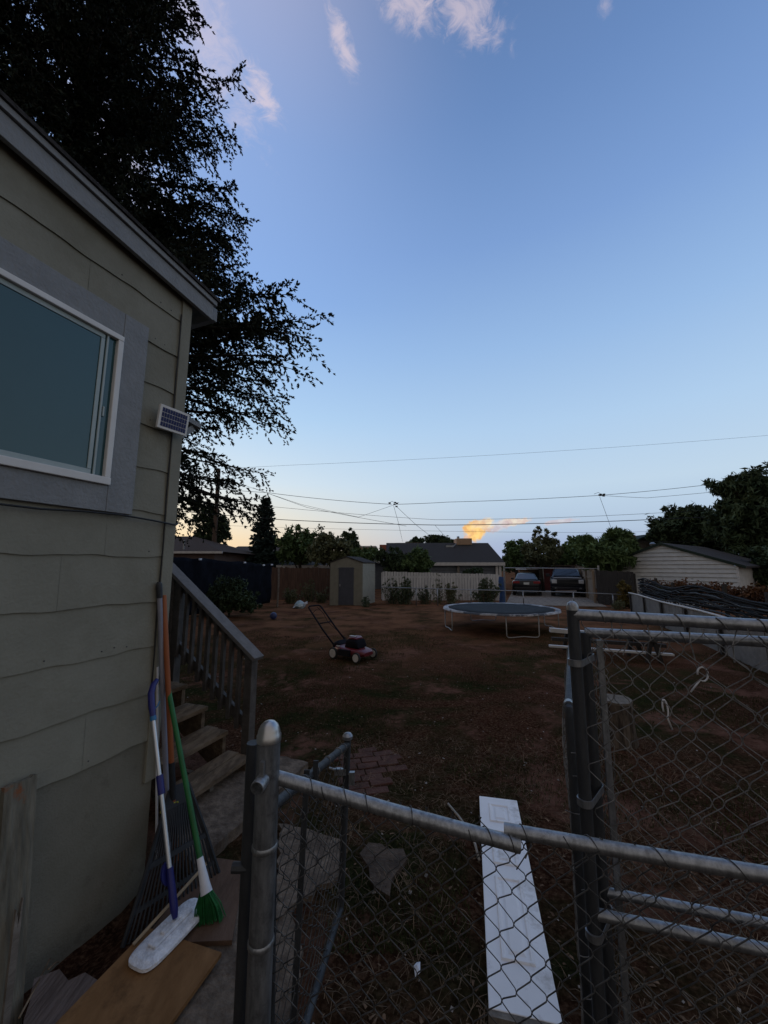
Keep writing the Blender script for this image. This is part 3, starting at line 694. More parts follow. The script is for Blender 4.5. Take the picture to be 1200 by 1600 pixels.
# rolled edge of loose mesh beside the uprights
b = MB()
for i in range(5):
    q = lB + Vector((.03 + .011 * i, .01 + .01 * (i % 2), 0)); pts = []
    for j in range(66):
        z = lB.z - .02 - j * .025; pts.append(Vector((q.x + (.008 if j % 2 else -.008) + random.gauss(0, .002), q.y + random.gauss(0, .006), z)))
    b.tube(pts, .0018, 4, False)
tag(b.build('wire_roll', wire_m, smooth='all'), 'loose rolled edge of wire mesh beside the strapped uprights', 'wire')
b = MB(); q = D(936, 1000, 1.40); b.beam((q.x, q.y, .05), (q.x, q.y, q.z), .022, .006, (0, 1, 0)); tag(b.build('tension_bar', galv), 'flat steel tension bar standing beside the strapped panel uprights', 'bar')
for (yy, lb) in ((1030, 'top'), (1240, 'middle'), (1440, 'lowest')):
    c = P(903, yy, (lA.y + lB.y) / 2); b = MB(); X = Vector((lB.x - lA.x, lB.y - lA.y, 0)).normalized(); Y = Vector((-X.y, X.x, 0)); pts = []
    mid_ = Vector(((lA.x + lB.x) / 2, (lA.y + lB.y) / 2, c.z)); Lh = (lB.xy - lA.xy).length / 2
    ring = []
    for i in range(24):
        a = 2 * math.pi * i / 24; ring.append(mid_ + X * (math.cos(a) * .024 + math.copysign(Lh + .004, math.cos(a))) + Y * math.sin(a) * .024)
    n = 24; vs_ = [p - ZV * .011 for p in ring] + [p + ZV * .011 for p in ring] + [mid_ + (p - mid_) * .92 - ZV * .011 for p in ring] + [mid_ + (p - mid_) * .92 + ZV * .011 for p in ring]; fs_ = []
    for i in range(n):
        j = (i + 1) % n; fs_ += [(i, j, n + j, n + i), (2 * n + j, 2 * n + i, 3 * n + i, 3 * n + j), (n + i, n + j, 3 * n + j, 3 * n + i), (j, i, 2 * n + i, 2 * n + j)]
    b.add(vs_, fs_); tag(b.build('panel_clamp', galv, smooth=True), f'{lb} flat steel clamp strapping the two panel uprights', 'clamp', 'clamps on the panel uprights')
# edge-on lower leaf
kz = D(889, 1106, 1.50); away = D(898, 1106, 2.6); away.z = kz.z
lf = thing('chain_link_gate', 'lower pipe framed gate leaf seen edge on, left of the tall post', 'gate', (kz.x, kz.y, 0))
b = MB(); aw = (away - kz).normalized()
b.tube([(kz.x, kz.y, 0), kz - ZV * .03, kz - ZV * .008 + aw * .008, kz + aw * .03, away, Vector((away.x, away.y, 0))], .0175, 14); b.tube([Vector((kz.x, kz.y, .06)), Vector((away.x, away.y, .06))], .0175, 12); b.build('frame', galv_d, lf, smooth=True)
b = MB(); b.lathe(kz + aw * .02 , [(.0195, 0), (.0205, .006), (.0205, .03), (.0185, .034)], 14, aw); b.build('elbow_collar', galv, lf, smooth=True)
LL = (away - kz).length
def lfn(u, v):
    q = Vector((u * 4, v * 4, 1.7)); p = kz.lerp(away, min(u / LL, 1)) - ZV * (v + .01)
    return p + Vector((-.022 + mn.noise(q) * .012, mn.noise(q + Vector((4, 0, 0))) * .01, 0)), Vector((-1, 0, 0))
b = MB(); chainlink(b, lfn, LL, kz.z - .05, .07, .0018); b.build('wire_mesh', wire_m, lf, smooth='all')
for z_ in (1.20, 1.12, .98, .90, .74, .52, .40):
    b = MB(); wrap(b, Vector((kz.x - .006, kz.y, z_)), ZV + Vector((.3, 0, 0)), .021 + random.uniform(0, .012), .0018, .9, None, random.uniform(2, 4), .05); b.build('wire_tie', wire_m, lf, smooth='all')
# zip ties
for (a, lb, loop) in (((1036, 1105), 'curled white zip tie hanging on the tall panel mesh, lower left of the two', 0), ((1094, 1052), 'looped white zip tie on the tall panel mesh, upper right of the two', 1)):
    c = D(*a, 1.26); b = MB(); pts = []
    if loop:
        for i in range(14): an = -2.2 + 5.4 * i / 13; pts.append(c + Vector((math.cos(an) * .017, -.01, math.sin(an) * .022)))
        pts = [c + Vector((-.045, -.01, -.055))] + pts
    else:
        for i in range(12): an = -1.4 + 4.9 * i / 11; pts.append(c + Vector((math.cos(an) * .008, -.01 + .004 * math.sin(an), math.sin(an) * .026)))
        pts = [c + Vector((.016, -.01, -.065))] + pts
    b.tube(pts, .0026, 5); tag(b.build('zip_tie', ziptie_m, smooth='all'), lb, 'zip tie', 'zip ties on the tall panel mesh')

# ---------------------------------------------------------------- white door panel on the ground
da, db_, dc, dd = G(750, 1247, .05), G(806, 1247, .05), G(876, 1588, .05), G(765, 1588, .05)
door = thing('old_door', 'narrow white panelled door lying flat on the dirt behind the foreground fence', 'door', ((da + dc) / 2).to_2d().to_3d())
lu = ((da - dd) + (db_ - dc)); lu.z = 0; dl = (da - dd).length; lu.normalize(); wu = Vector((lu.y, -lu.x, 0)); dw = ((db_ - da).length + (dc - dd).length) / 2
do_ = (da + db_ + dc + dd) / 4
def DP(x, y, z): return Vector((do_.x, do_.y, 0)) + wu * x + lu * y + ZV * z
b = MB()
b.hexa([DP(-dw / 2, -dl / 2, .012), DP(dw / 2, -dl / 2, .012), DP(dw / 2, dl / 2, .012), DP(-dw / 2, dl / 2, .012), DP(-dw / 2, -dl / 2, .05), DP(dw / 2, -dl / 2, .05), DP(dw / 2, dl / 2, .05), DP(-dw / 2, dl / 2, .05)])
b.build('slab', white_door, door, bevel=.003)
for (ya, yb) in ((-.36, -.03), (.035, .245), (.30, .44)):
    b = MB(); y0, y1 = ya * dl, yb * dl; xw = dw * .27
    def ringq(ins, z): return [DP(-xw + ins, y0 + ins, z), DP(xw - ins, y0 + ins, z), DP(xw - ins, y1 - ins, z), DP(-xw + ins, y1 - ins, z)]
    b.loft([ringq(0, .0505), ringq(.006, .0585), ringq(.016, .0585), ringq(.024, .0512), ringq(.036, .0512), ringq(.05, .0575)])
    b.build('raised_panel', white_door, door)
b = MB(); b.box(DP(0, -dl / 2 - .012, .022), (dw * 1.02, .03, .05), wu, lu, ZV); b.build('dirty_end', door_edge, door)
# pale hose
b = MB(); hp = [G(700, 1256, .01), G(716, 1275, .02), G(733, 1298, .02), G(742, 1318, .02), G(749, 1345, .01)]
b.tube(hp, .009, 8); tag(b.build('garden_hose', hose_m, smooth='all'), 'short pale piece of hose on the dirt beside the white door', 'hose')
b = MB(); c = G(652, 1517, .02); b.add([c + Vector((-.012, -.03, 0)), c + Vector((.012, -.02, .012)), c + Vector((.016, .02, .02)), c + Vector((0, .035, .004)), c + Vector((-.016, .01, .012)), c + Vector((0, 0, .024))], [(0, 1, 5), (1, 2, 5), (2, 3, 5), (3, 4, 5), (4, 0, 5), (4, 3, 2, 1, 0)])
tag(b.build('paper_scrap', paper_w), 'crumpled white paper scrap on the dirt in front of the white door', 'litter')

# ---------------------------------------------------------------- scatter on the ground (uncountable)
def inslab(x, y):
    q = Vector((x, y, 0)); r = q - Vector((do_.x, do_.y, 0))
    if abs(r.dot(wu)) < dw / 2 + .01 and abs(r.dot(lu)) < dl / 2 + .03: return True
    w_ = q - C0; s_, t_ = w_.dot(dv), w_.dot(nv)
    if t_ < .55 and s_ < .6: return True
    if t_ < .1 and s_ < 1.3: return True
    if x < -.3 and y < 2.9: return True
    return False
def blades(name, n, reg, lmin, lmax, wd, lie, m, label, cat, thr=None, ns=1.0, curve=.3):
    V = []; c = 0; tries = 0
    while c < n and tries < n * 12:
        tries += 1
        x = random.uniform(reg[0], reg[1]); y = reg[2] + (reg[3] - reg[2]) * random.random() ** reg[4]
        if abs(x) > y * 1.15 + .3 or inslab(x, y): continue
        if thr is not None and mn.noise(Vector((x * ns, y * ns, 2.2))) + .35 * mn.noise(Vector((x * ns * 4, y * ns * 4, 5))) < thr: continue
        a = random.uniform(0, 6.283); L0 = random.uniform(lmin, lmax); el = random.uniform(*lie)
        d = Vector((math.cos(a) * math.cos(el), math.sin(a) * math.cos(el), math.sin(el))); sd = Vector((-math.sin(a), math.cos(a), 0)) * wd * random.uniform(.6, 1.3)
        p = Vector((x, y, gz(x, y) + .002)); bend = Vector((random.uniform(-1, 1), random.uniform(-1, 1), -random.uniform(0, .6))) * L0 * curve
        p1 = p + d * L0 * .5 + ZV * L0 * .08; p2 = p + d * L0 + bend; p2.z = max(p2.z, gz(x, y) + .003)
        V += [p - sd, p + sd, p1 + sd * .8, p1 - sd * .8, p1 - sd * .8, p1 + sd * .8, p2 + sd * .2, p2 - sd * .2]; c += 1
    o = quads_obj(name, [tuple(v) for v in V], m, origin=(0, 0, 0)); return tag(o, label, cat, kind='stuff')
blades('dead_weeds', 5200, (-.5, 3.2, 1.1, 4.6, 1.0), .03, .15, .0014, (-.05, .7), twig_m, 'tangled dry weed stems over the bare dirt', 'weeds', -.22, 1.3)
blades('grass', 52000, (-4.2, 9, 2.2, 12, 1.6), .015, .048, .0024, (.5, 1.4), grass_m, 'short dark grass in uneven patches across the yard', 'grass', .12, .62)
blades('leaf_litter', 5200, (-4, 8, 1.2, 11, 1.4), .012, .035, .007, (-.1, .35), litter_m, 'small dry leaves and chips strewn over the yard', 'leaf litter')
V = []
for _ in range(420):
    y = 1.5 + 8 * random.random() ** 1.6; x = random.uniform(-.9, 1.2) * y
    if inslab(x, y): continue
    z = gz(x, y); s_ = random.uniform(.004, .012); a = random.uniform(0, 3)
    c = Vector((x, y, z + .006)); u = Vector((math.cos(a), math.sin(a), .2)) * s_; w = Vector((-math.sin(a), math.cos(a), .1)) * s_ * .8
    V += [tuple(c - u - w), tuple(c + u - w), tuple(c + u + w), tuple(c - u + w)]
tag(quads_obj('pebbles', V, mat('pale_pebbles', (.14, .12, .105), (.3, .27, .24), 3, .9), origin=(0, 0, 0)), 'scattered pale chips and pebbles on the dirt', 'pebbles', kind='stuff')

# ---------------------------------------------------------------- trampoline
tc_ = G(781, 950, .62); TR = 1.71
tr = thing('trampoline', 'round trampoline with worn white edge pad and grey legs in the yard', 'trampoline', (tc_.x, tc_.y, 0))
b = MB(); b.tube([(tc_.x + math.cos(a) * TR, tc_.y + math.sin(a) * TR, .60) for a in [2 * math.pi * i / 56 for i in range(57)]], .02, 8, False); b.build('rim', tramp_leg, tr, smooth='all')
b = MB(); b.lathe((tc_.x, tc_.y, .612), [(.01, -.02), (TR * .55, -.018), (TR * .91, .0), (TR * .91, .004), (TR * .55, -.014), (.01, -.016)], 56); b.build('bounce_mat', tramp_mat, tr, smooth='all')
b = MB(); n = 72
for i in range(n):
    a0, a1 = 2 * math.pi * i / n, 2 * math.pi * (i + 1) / n
    def pq(a, r, z): return Vector((tc_.x + math.cos(a) * r, tc_.y + math.sin(a) * r, z + .012 * mn.noise(Vector((math.cos(a) * 6, math.sin(a) * 6, r)))))
    ri = TR * (.925 + .03 * mn.noise(Vector((math.cos(a0) * 5, math.sin(a0) * 5, 1)))); ro = TR * 1.012
    ri2 = TR * (.925 + .03 * mn.noise(Vector((math.cos(a1) * 5, math.sin(a1) * 5, 1))))
    b.add([pq(a0, ri, .622), pq(a1, ri2, .622), pq(a1, ro, .632), pq(a0, ro, .632), pq(a1, ro + .012, .585), pq(a0, ro + .012, .585)], [(0, 1, 2, 3), (3, 2, 4, 5)])
b.build('edge_pad', tramp_pad, tr, smooth='all')
for k, a in enumerate((-1.50, -1.50 + 1.5708, -1.50 + 3.1416, -1.50 + 4.7124)):
    da_ = .27; r_ = TR * .985
    e0_, e1_ = [Vector((tc_.x + math.cos(q) * r_, tc_.y + math.sin(q) * r_, 0)) for q in (a - da_, a + da_)]
    m_ = (e0_ + e1_) / 2
    b = MB(); b.tube([e0_ + ZV * .6, e0_ + ZV * .07, e0_.lerp(e1_, .05) + ZV * .025, e0_.lerp(e1_, .15) + ZV * .02, m_ + ZV * .045, e0_.lerp(e1_, .85) + ZV * .02, e0_.lerp(e1_, .95) + ZV * .025, e1_ + ZV * .07, e1_ + ZV * .6], .015, 8); b.build('leg', tramp_leg, tr, smooth='all')

# ---------------------------------------------------------------- lawn mower
mw0 = G(558, 1036); mf = Vector((.80, -.60, 0)).normalized(); mr_ = Vector((mf.y, -mf.x, 0))   # forward, right (towards the camera)
mc = mw0 - mf * .30 - mr_ * .24
MM = Matrix.Translation((mc.x, mc.y, 0)) @ Matrix(((mf.x, -mr_.x, 0, 0), (mf.y, -mr_.y, 0, 0), (0, 0, 1, 0), (0, 0, 0, 1)))  # local x fwd, y left
mo = thing('lawn_mower', 'red and black push lawn mower with black handle on the bare dirt', 'lawn mower', (mc.x, mc.y, 0))
def sup(x, w, zb, zt, n=20, e=.55):
    ring = []
    for i in range(n):
        a = 2 * math.pi * i / n; ca, sa = math.cos(a), math.sin(a)
        ring.append((x, math.copysign(abs(ca) ** e, ca) * w / 2, (zb + zt) / 2 + math.copysign(abs(sa) ** e, sa) * (zt - zb) / 2))
    return ring
b = MB(MM); b.loft([sup(-.40, .34, .12, .22), sup(-.34, .44, .09, .27), sup(-.1, .5, .08, .25), sup(.15, .5, .08, .24), sup(.32, .42, .09, .22), sup(.40, .28, .11, .18)]); b.build('deck', mower_red, mo, smooth=True)
b = MB(MM); b.loft([sup(-.12, .3, .24, .28), sup(-.08, .32, .22, .40), sup(.05, .33, .22, .43), sup(.17, .32, .22, .41), sup(.22, .28, .24, .32)]); b.build('engine', mower_blk, mo, smooth=True)
b = MB(MM); b.loft([sup(-.06, .22, .40, .435), sup(-.02, .27, .405, .455), sup(.08, .27, .405, .462), sup(.15, .22, .40, .435)]); b.build('engine_cover', mower_red, mo, smooth=True)
b = MB(MM); b.box((-.24, -.22, .26), (.09, .012, .025)); b.box((.02, -.05, .463), (.16, .07, .008)); b.build('trim_stripe', mower_wht, mo)
b = MB(MM); b.loft([sup(-.26, .3, .24, .27), sup(-.36, .34, .2, .34), sup(-.46, .30, .16, .30)]); b.box((-.02, -.27, .16), (.3, .05, .12)); b.build('side_flap', mower_blk, mo, smooth=True)
for (wx, wy, wr) in ((.30, -.27, .10), (.30, .27, .10), (-.33, -.27, .115), (-.33, .27, .115)):
    b = MB(MM); b.lathe((wx, wy - .022, wr), [(wr * .6, 0), (wr, .004), (wr, .04), (wr * .6, .044)], 22, (0, 1, 0)); w = b.build('wheel', tyre_m, mo, smooth=True)
    b = MB(MM); b.lathe((wx, wy - .028, wr), [(wr * .74, 0), (wr * .76, .05), (.01, .056)], 18, (0, 1, 0)); 
    b.build('rim', mower_wht, w, smooth=True)
b = MB(MM)
for sy in (-.2, .2): b.tube([(-.36, sy, .24), (-.74, sy, .55), (-1.20, sy * .95, .97)], .018, 8)
b.tube([(-1.20, -.19, .97), (-1.235, -.15, 1.0), (-1.235, .15, 1.0), (-1.20, .19, .97)], .018, 8); b.tube([(-.86, -.2, .655), (-.86, .2, .655)], .013, 6)
b.tube([(-1.08, -.19, .86), (-1.04, -.1, .94), (-1.04, .1, .94), (-1.08, .19, .86)], .006, 6); b.build('handle', mower_blk, mo, smooth='all')
b = MB(MM); b.tube([(-1.18, .05, .97), (-1.0, .08, .84), (-.88, .1, .66), (-.3, .12, .33)], .006, 6); b.build('control_cable', mower_blk, mo)

# ball, litter heap, stump, planks on trestle
c = G(427, 968, .0); b = MB(); b.lathe((c.x, c.y, 0), [(.005, 0), (.05, .01), (.1, .05), (.13, .13), (.1, .21), (.05, .25), (.005, .26)], 20); tag(b.build('ball', ball_m, smooth='all'), 'blue ball on the dirt near the dark tarp fence', 'ball')
c = G(468, 950); hp = thing('plastic_bag', 'pale teal and white crumpled bag by the wire fence', 'bag', c)
b = MB(); rings = []
for k, (r, z) in enumerate(((.20, 0), (.27, .09), (.22, .2), (.12, .3), (.03, .34))):
    rings.append([(c.x + math.cos(a) * r * (1 + .4 * mn.noise(Vector((math.cos(a) * 2, math.sin(a) * 2, k)))), c.y + math.sin(a) * r, z + .06 * mn.noise(Vector((math.cos(a) * 3, k, 2)))) for a in [2 * math.pi * i / 18 for i in range(18)]])
b.loft(rings); b.build('bag_body', cloth_teal, hp)
b = MB(); b.box(c + Vector((.30, -.1, .22)), (.16, .1, .12), (.9, .2, .35)); b.box(c + Vector((-.2, -.2, .06)), (.1, .2, .04), (.8, .5, .2)); b.build('white_scrap', paper_w, hp, bevel=.02)
c = G(967, 1158); sr = .165
st = thing('tree_stump', 'split weathered tree stump behind the tall chain link panels', 'stump', c)
b = MB(); rings = []
for z, k in ((-.03, 1.16), (.06, 1.04), (.2, 1.0), (.32, .98), (.42, 1.0)):
    rings.append([(c.x + math.cos(a) * sr * k * (1 + .16 * mn.noise(Vector((math.cos(a) * 2.4, math.sin(a) * 2.4, z))) + .10 * mn.noise(Vector((math.cos(a) * 7, math.sin(a) * 7, z * .8)))), c.y + math.sin(a) * sr * k * (1 + .16 * mn.noise(Vector((math.cos(a) * 2.4, math.sin(a) * 2.4, z))) + .10 * mn.noise(Vector((math.cos(a) * 7, math.sin(a) * 7, z * .8)))), z) for a in [2 * math.pi * i / 60 for i in range(60)]])
b.loft(rings); b.build('bark', stump_m, st, smooth=True)
b = MB(); b.prism([(p[0], p[1], .421) for p in rings[-1]], (0, 0, .02)); b.build('cut_top', stump_t, st)
def trestle(px, y, label):
    q = P(px, 1010, y); t = thing('sawhorse', label, 'sawhorse', (q.x, q.y, 0), 'sawhorses under the planks')
    for dx, dy in ((-.14, -.3), (.14, -.3), (-.14, .3), (.14, .3)):
        b = MB(); b.beam((q.x + dx, q.y + dy, 0), (q.x + dx * .2, q.y + dy, .44), .07, .045, (0, 1, 0)); b.build('leg', fence_dark, t)
    b = MB(); b.box((q.x, q.y, .445), (.09, .75, .09)); b.build('beam', fence_dark, t)
    return q
qa = trestle(1005, 8.3, 'dark sawhorse holding the plank ends, seen through the tall panel mesh')
qb = trestle(900, 8.9, 'dark sawhorse hidden mostly behind the tall panel uprights')
def lplank(a, c, w, h, m, label):
    b = MB(); b.beam(a, c, w, h); tag(b.build('lumber', m, bevel=.004), label, 'lumber', 'planks resting on the sawhorses')
lplank(P(859, 984, 9.1), P(1040, 1000, 8.6), .14, .09, white_trim, 'thick white board, topmost of the planks on the sawhorses')
lplank(P(862, 998, 8.75), P(1040, 1009, 8.3), .1, .07, fence_dark, 'dark beam between the white planks on the sawhorses')
lplank(P(858, 1009, 8.45), P(1052, 1023, 8.0), .10, .04, white_trim, 'thin white plank, nearest and longest of the planks on the sawhorses')

# ---------------------------------------------------------------- garden shed
sh0 = G(566, 946); shd = thing('garden_shed', 'khaki metal garden shed with slate grey door', 'shed', (sh0.x, sh0.y, 0))
fu = Vector((-1, .04, 0)).normalized(); su = Vector((.30, .95, 0)).normalized(); SWd, SDp, SH, SPk = 1.62, 1.9, 2.08, 2.36
def SHP(a, d, z): return Vector((sh0.x, sh0.y, 0)) + fu * a + su * d + ZV * z
b = MB(); b.prism([SHP(0, 0, 0), SHP(SWd, 0, 0), SHP(SWd, 0, SH), SHP(SWd / 2, 0, SPk), SHP(0, 0, SH)], su * .02)
for i in range(9):
    a = .05 + i * .19
    if .40 < a < 1.2: continue
    b.box(SHP(a, -.008, 1.02), (.03, .014, 2.0), fu, su, ZV)
b.build('front_wall', shed_m, shd)
b = MB()
for i in range(14):
    z0, z1 = i * SH / 14, (i + 1) * SH / 14
    b.hexa([SHP(-.02, .02, z0), SHP(-.02, SDp, z0), SHP(.02, SDp, z0), SHP(.02, .02, z0), SHP(.0, .02, z1), SHP(.0, SDp, z1), SHP(.02, SDp, z1), SHP(.02, .02, z1)])
b.build('side_wall', shed_side, shd)
b = MB(); b.hexa([SHP(SWd - .02, .02, 0), SHP(SWd - .02, SDp, 0), SHP(SWd, SDp, 0), SHP(SWd, .02, 0), SHP(SWd - .02, .02, SH), SHP(SWd - .02, SDp, SH), SHP(SWd, SDp, SH), SHP(SWd, .02, SH)]); b.build('side_wall', shed_m, shd)
b = MB(); b.hexa([SHP(.03, SDp - .03, 0), SHP(.03, SDp - .01, 0), SHP(SWd - .03, SDp - .01, 0), SHP(SWd - .03, SDp - .03, 0), SHP(.03, SDp - .03, SH), SHP(.03, SDp - .01, SH), SHP(SWd - .03, SDp - .01, SH), SHP(SWd - .03, SDp - .03, SH)]); b.build('back_wall', shed_m, shd)
b = MB()
for (a0, a1) in ((-.06, SWd / 2), (SWd + .06, SWd / 2)):
    z0 = SH - .02; b.hexa([SHP(a0, -.05, z0 + .01), SHP(a1, -.05, SPk + .01), SHP(a1, SDp + .05, SPk + .01), SHP(a0, SDp + .05, z0 + .01), SHP(a0, -.05, z0 + .05), SHP(a1, -.05, SPk + .05), SHP(a1, SDp + .05, SPk + .05), SHP(a0, SDp + .05, z0 + .05)])
b.build('roof', shingle, shd)
b = MB(); b.box(SHP(.80, -.02, .94), (.74, .03, 1.82), fu, su, ZV); b.box(SHP(.80, -.03, 1.80), (.80, .05, .05), fu, su, ZV); dr_ = b.build('door', shed_door, shd, bevel=.004)
b = MB(); b.box(SHP(1.10, -.05, .98), (.05, .04, .12), fu, su, ZV); b.build('handle', galv, dr_)

# ---------------------------------------------------------------- boundary fences
def board_fence(name, label, A, B, z0, z1a, z1b, bw, m, jag=.02, thick=.02, posts=True, lean=.004, gap=.006):
    A = Vector((A[0], A[1], 0)); B = Vector((B[0], B[1], 0)); L0 = (B - A).length; u = (B - A).normalized(); n_ = Vector((u.y, -u.x, 0))
    t = thing(name, label, 'fence', (A + B) / 2); b = MB(); n = int(L0 / bw)
    for i in range(n):
        f0 = (i + .5) / n; h = z1a + (z1b - z1a) * f0 + random.uniform(-jag, jag); c = A + u * L0 * f0 + n_ * random.uniform(-lean, lean)
        X = (u + ZV * random.uniform(-.008, .008)).normalized(); b.box(c + ZV * (z0 + h) / 2, (L0 / n - gap, thick, h - z0), X, n_, X.cross(n_) if X.cross(n_).z > 0 else -X.cross(n_))
    b.build('boards', m, t)
    if posts:
        k = max(2, int(L0 / 2.4) + 1)
        for i in range(k):
            f0 = i / (k - 1); c = A + u * L0 * f0 - n_ * .07
            b = MB(); b.box(c + ZV * (z1a + (z1b - z1a) * f0) / 2, (.09, .09, z1a + (z1b - z1a) * f0 - .1), u, n_, ZV); b.build('post', m, t)
        for zz in (.35, 1.3):
            b = MB(); b.beam(A - n_ * .035 + ZV * zz, B - n_ * .035 + ZV * zz, .035, .09); b.build('rail', m, t)
    return t
board_fence('wooden_fence', 'pale whitewashed board fence in front of the grey house', P(597, 900, 22.3), P(779, 900, 22.3), -.02, 1.60, 1.46, .16, fence_white, gap=.022, lean=.012)
board_fence('wooden_fence', 'brown board fence between the dark tarp fence and the khaki shed', P(424, 900, 22.6), P(519, 900, 22.2), -.02, 1.86, 1.80, .13, fence_brown, .04)
board_fence('wooden_fence', 'tan board fence running back along the driveway beside the truck', P(929, 900, 20.2), P(902, 900, 29), -.02, 1.75, 1.95, .15, fence_tan, .03)
board_fence('wooden_fence', 'dark board fence under the leaning tree, right of the driveway', P(932, 900, 20.0), P(990, 900, 18.6), -.02, 1.72, 1.62, .14, fence_dark, .03)
# tarp covered fence on the left
ta, tb = P(424, 900, 20.6), P(240, 900, 13.6)
tp = thing('tarp_fence', 'wire fence draped with dark navy tarps left of the brown fence', 'fence', ((ta + tb) / 2).to_2d().to_3d())
b = MB(); n, m_ = 70, 14; A = Vector((ta.x, ta.y, 0)); B = Vector((tb.x, tb.y, 0)); nn = Vector((dv.y, -dv.x, 0)); vs_ = []; fs_ = []
for i in range(n + 1):
    f0 = i / n; hh = 2.02 + .30 * f0 + .05 * mn.noise(Vector((f0 * 14, 0, 0))) - .06 * abs(math.sin(f0 * 9.42))
    for j in range(m_ + 1):
        v = j / m_; q = Vector((f0 * 16, v * 2.2, 0)); vs_.append(A.lerp(B, f0) + nn * (.08 * mn.noise(q) + .03 * mn.noise(q * 3)) + ZV * (hh * (1 - v) + .02))
for i in range(n):
    for j in range(m_): a = i * (m_ + 1) + j; fs_.append((a, a + 1, a + m_ + 2, a + m_ + 1))
b.add(vs_, fs_); o = b.build('tarp', tarp, tp, smooth='all'); sm = o.modifiers.new('Solid', 'SOLIDIFY'); sm.thickness = .006
for i in range(5):
    f0 = i / 4; c = A.lerp(B, f0) - nn * .12; b = MB(); b.tube([c, c + ZV * (1.98 + .28 * f0)], .03, 8); b.build('post', galv_d, tp)
b = MB()
for f0, dz in ((.02, .02), (.12, -.03), (.33, .03), (.72, 0.02)): b.box(A.lerp(B, f0) + nn * .1 + ZV * (2.0 + .28 * f0 + dz - .04), (.14, .05, .07), dv, nn, ZV)
b.build('clip', paper_w, tp, bevel=.01)
# wire fence at the back of the yard
def wire_fence(label, pts, hz, posts, mesh=True):
    t = thing('wire_fence', label, 'fence', (pts[0].x, pts[0].y, 0)); b = MB(); b.tube([Vector((p.x, p.y, h)) for p, h in zip(pts, hz)], .02, 8); b.build('top_rail', galv, t, smooth='all')
    for (p, h) in posts: b = MB(); b.tube([(p.x, p.y, 0), (p.x, p.y, h)], .028, 8); b.build('post', galv, t, smooth='all')
    if mesh:
        b = MB()
        for (p, h, q, h2) in zip(pts[:-1], hz[:-1], pts[1:], hz[1:]):
            Ln = (q - p).length; n = max(1, int(Ln / .30))
            for i in range(n):
                for s_ in (1, -1):
                    f0, f1 = i / n, min(1, max(0, (i + s_ * 3) / n)); a = p.lerp(q, f0); c = p.lerp(q, f1)
                    b.tube([Vector((a.x, a.y, .03)), Vector((c.x, c.y, h + (h2 - h) * f1 - .02))], .0022, 3, False)
        b.build('wire_mesh', wire_d, t)
    return t
def wp(px, y): q = P(px, 900, y); return Vector((q.x, q.y, 0))
wire_fence('low wire fence crossing the far end of the yard behind the trampoline', [wp(596, 19.4), wp(690, 19.2), wp(816, 18.9), wp(894, 18.6), wp(984, 17.8)], [.88, .80, .72, .68, .62], [(wp(650, 19.3), .84), (wp(683, 19.2), .8), (wp(735, 19.1), .78), (wp(816, 18.9), .72), (wp(894, 18.6), .68), (wp(955, 18.1), .64)])
tgf = thing('driveway_gate', 'tall thin pipe frame spanning the driveway entrance', 'gate', wp(860, 21))
b = MB(); b.tube([wp(788, 21.2) + ZV * 1.82, wp(935, 20.2) + ZV * 1.78], .025, 8); b.build('top_bar', galv, tgf)
for q in (wp(788, 21.2), wp(936, 20.1)): b = MB(); b.tube([q, q + ZV * 1.95], .045, 8); b.build('post', galv, tgf)
b = MB(); q = wp(783, 21.0); b.tube([q, q + Vector((.02, 0, .5)), q + Vector((-.02, 0, 1.1)), q + Vector((0, 0, 1.35))], [.16, .13, .14, .12], 12); tag(b.build('wrapped_post', bluepost_m, smooth=True), 'blue plastic wrapped post at the right end of the pale fence', 'post')
q = wp(435, 18.6); b = MB(); b.tube([q, q + Vector((.02, 0, 1.0)), q + Vector((0, 0, 1.85))], .04, 8); tag(b.build('wooden_post', wood_old), 'thin weathered wooden post in front of the brown fence', 'post')
# right boundary: grey panel wall with pipe cap, black slat fence, hedge
ra_, rb_ = G(986, 957), G(1200, 1052); rdv = (rb_ - ra_); rdv.z = 0; RL = rdv.length; rdv.normalize(); rn = Vector((-rdv.y, rdv.x, 0))
if rn.x > 0: rn = -rn
gw = thing('panel_wall', 'long low grey panel wall with white pipe cap along the right side', 'wall', ra_)
EXT = RL + 6
b = MB(); kz0, kz1 = .80, 1.02
def wz_(d): return .78 + .015 * math.sin(d * 1.1)
for i in range(16):
    d0, d1 = EXT * i / 16, EXT * (i + 1) / 16; off = .01 * (i % 2)
    b.hexa([ra_ + rdv * d0 + rn * off + ZV * -.05, ra_ + rdv * (d1 - .012) + rn * off + ZV * -.05, ra_ + rdv * (d1 - .012) + rn * (off - .05) + ZV * -.05, ra_ + rdv * d0 + rn * (off - .05) + ZV * -.05,
            ra_ + rdv * d0 + rn * off + ZV * wz_(d0), ra_ + rdv * (d1 - .012) + rn * off + ZV * wz_(d1), ra_ + rdv * (d1 - .012) + rn * (off - .05) + ZV * wz_(d1), ra_ + rdv * d0 + rn * (off - .05) + ZV * wz_(d0)])
b.build('panels', panel_grey, gw)
b = MB(); b.tube([ra_ + rdv * (EXT * i / 20) + rn * .02 + ZV * (wz_(EXT * i / 20) + .025) for i in range(21)], .026, 8); b.build('pipe_cap', white_trim, gw, smooth='all')
for i in range(8):
    d = .3 + EXT * i / 8; b = MB(); b.box(ra_ + rdv * d + rn * .045 + ZV * .38, (.07, .05, .78), rdv, rn, ZV); b.build('post', fence_dark, gw)
bf = thing('slat_fence', 'sagging black slatted fence above the grey panel wall', 'fence', ra_ - rn * .5)
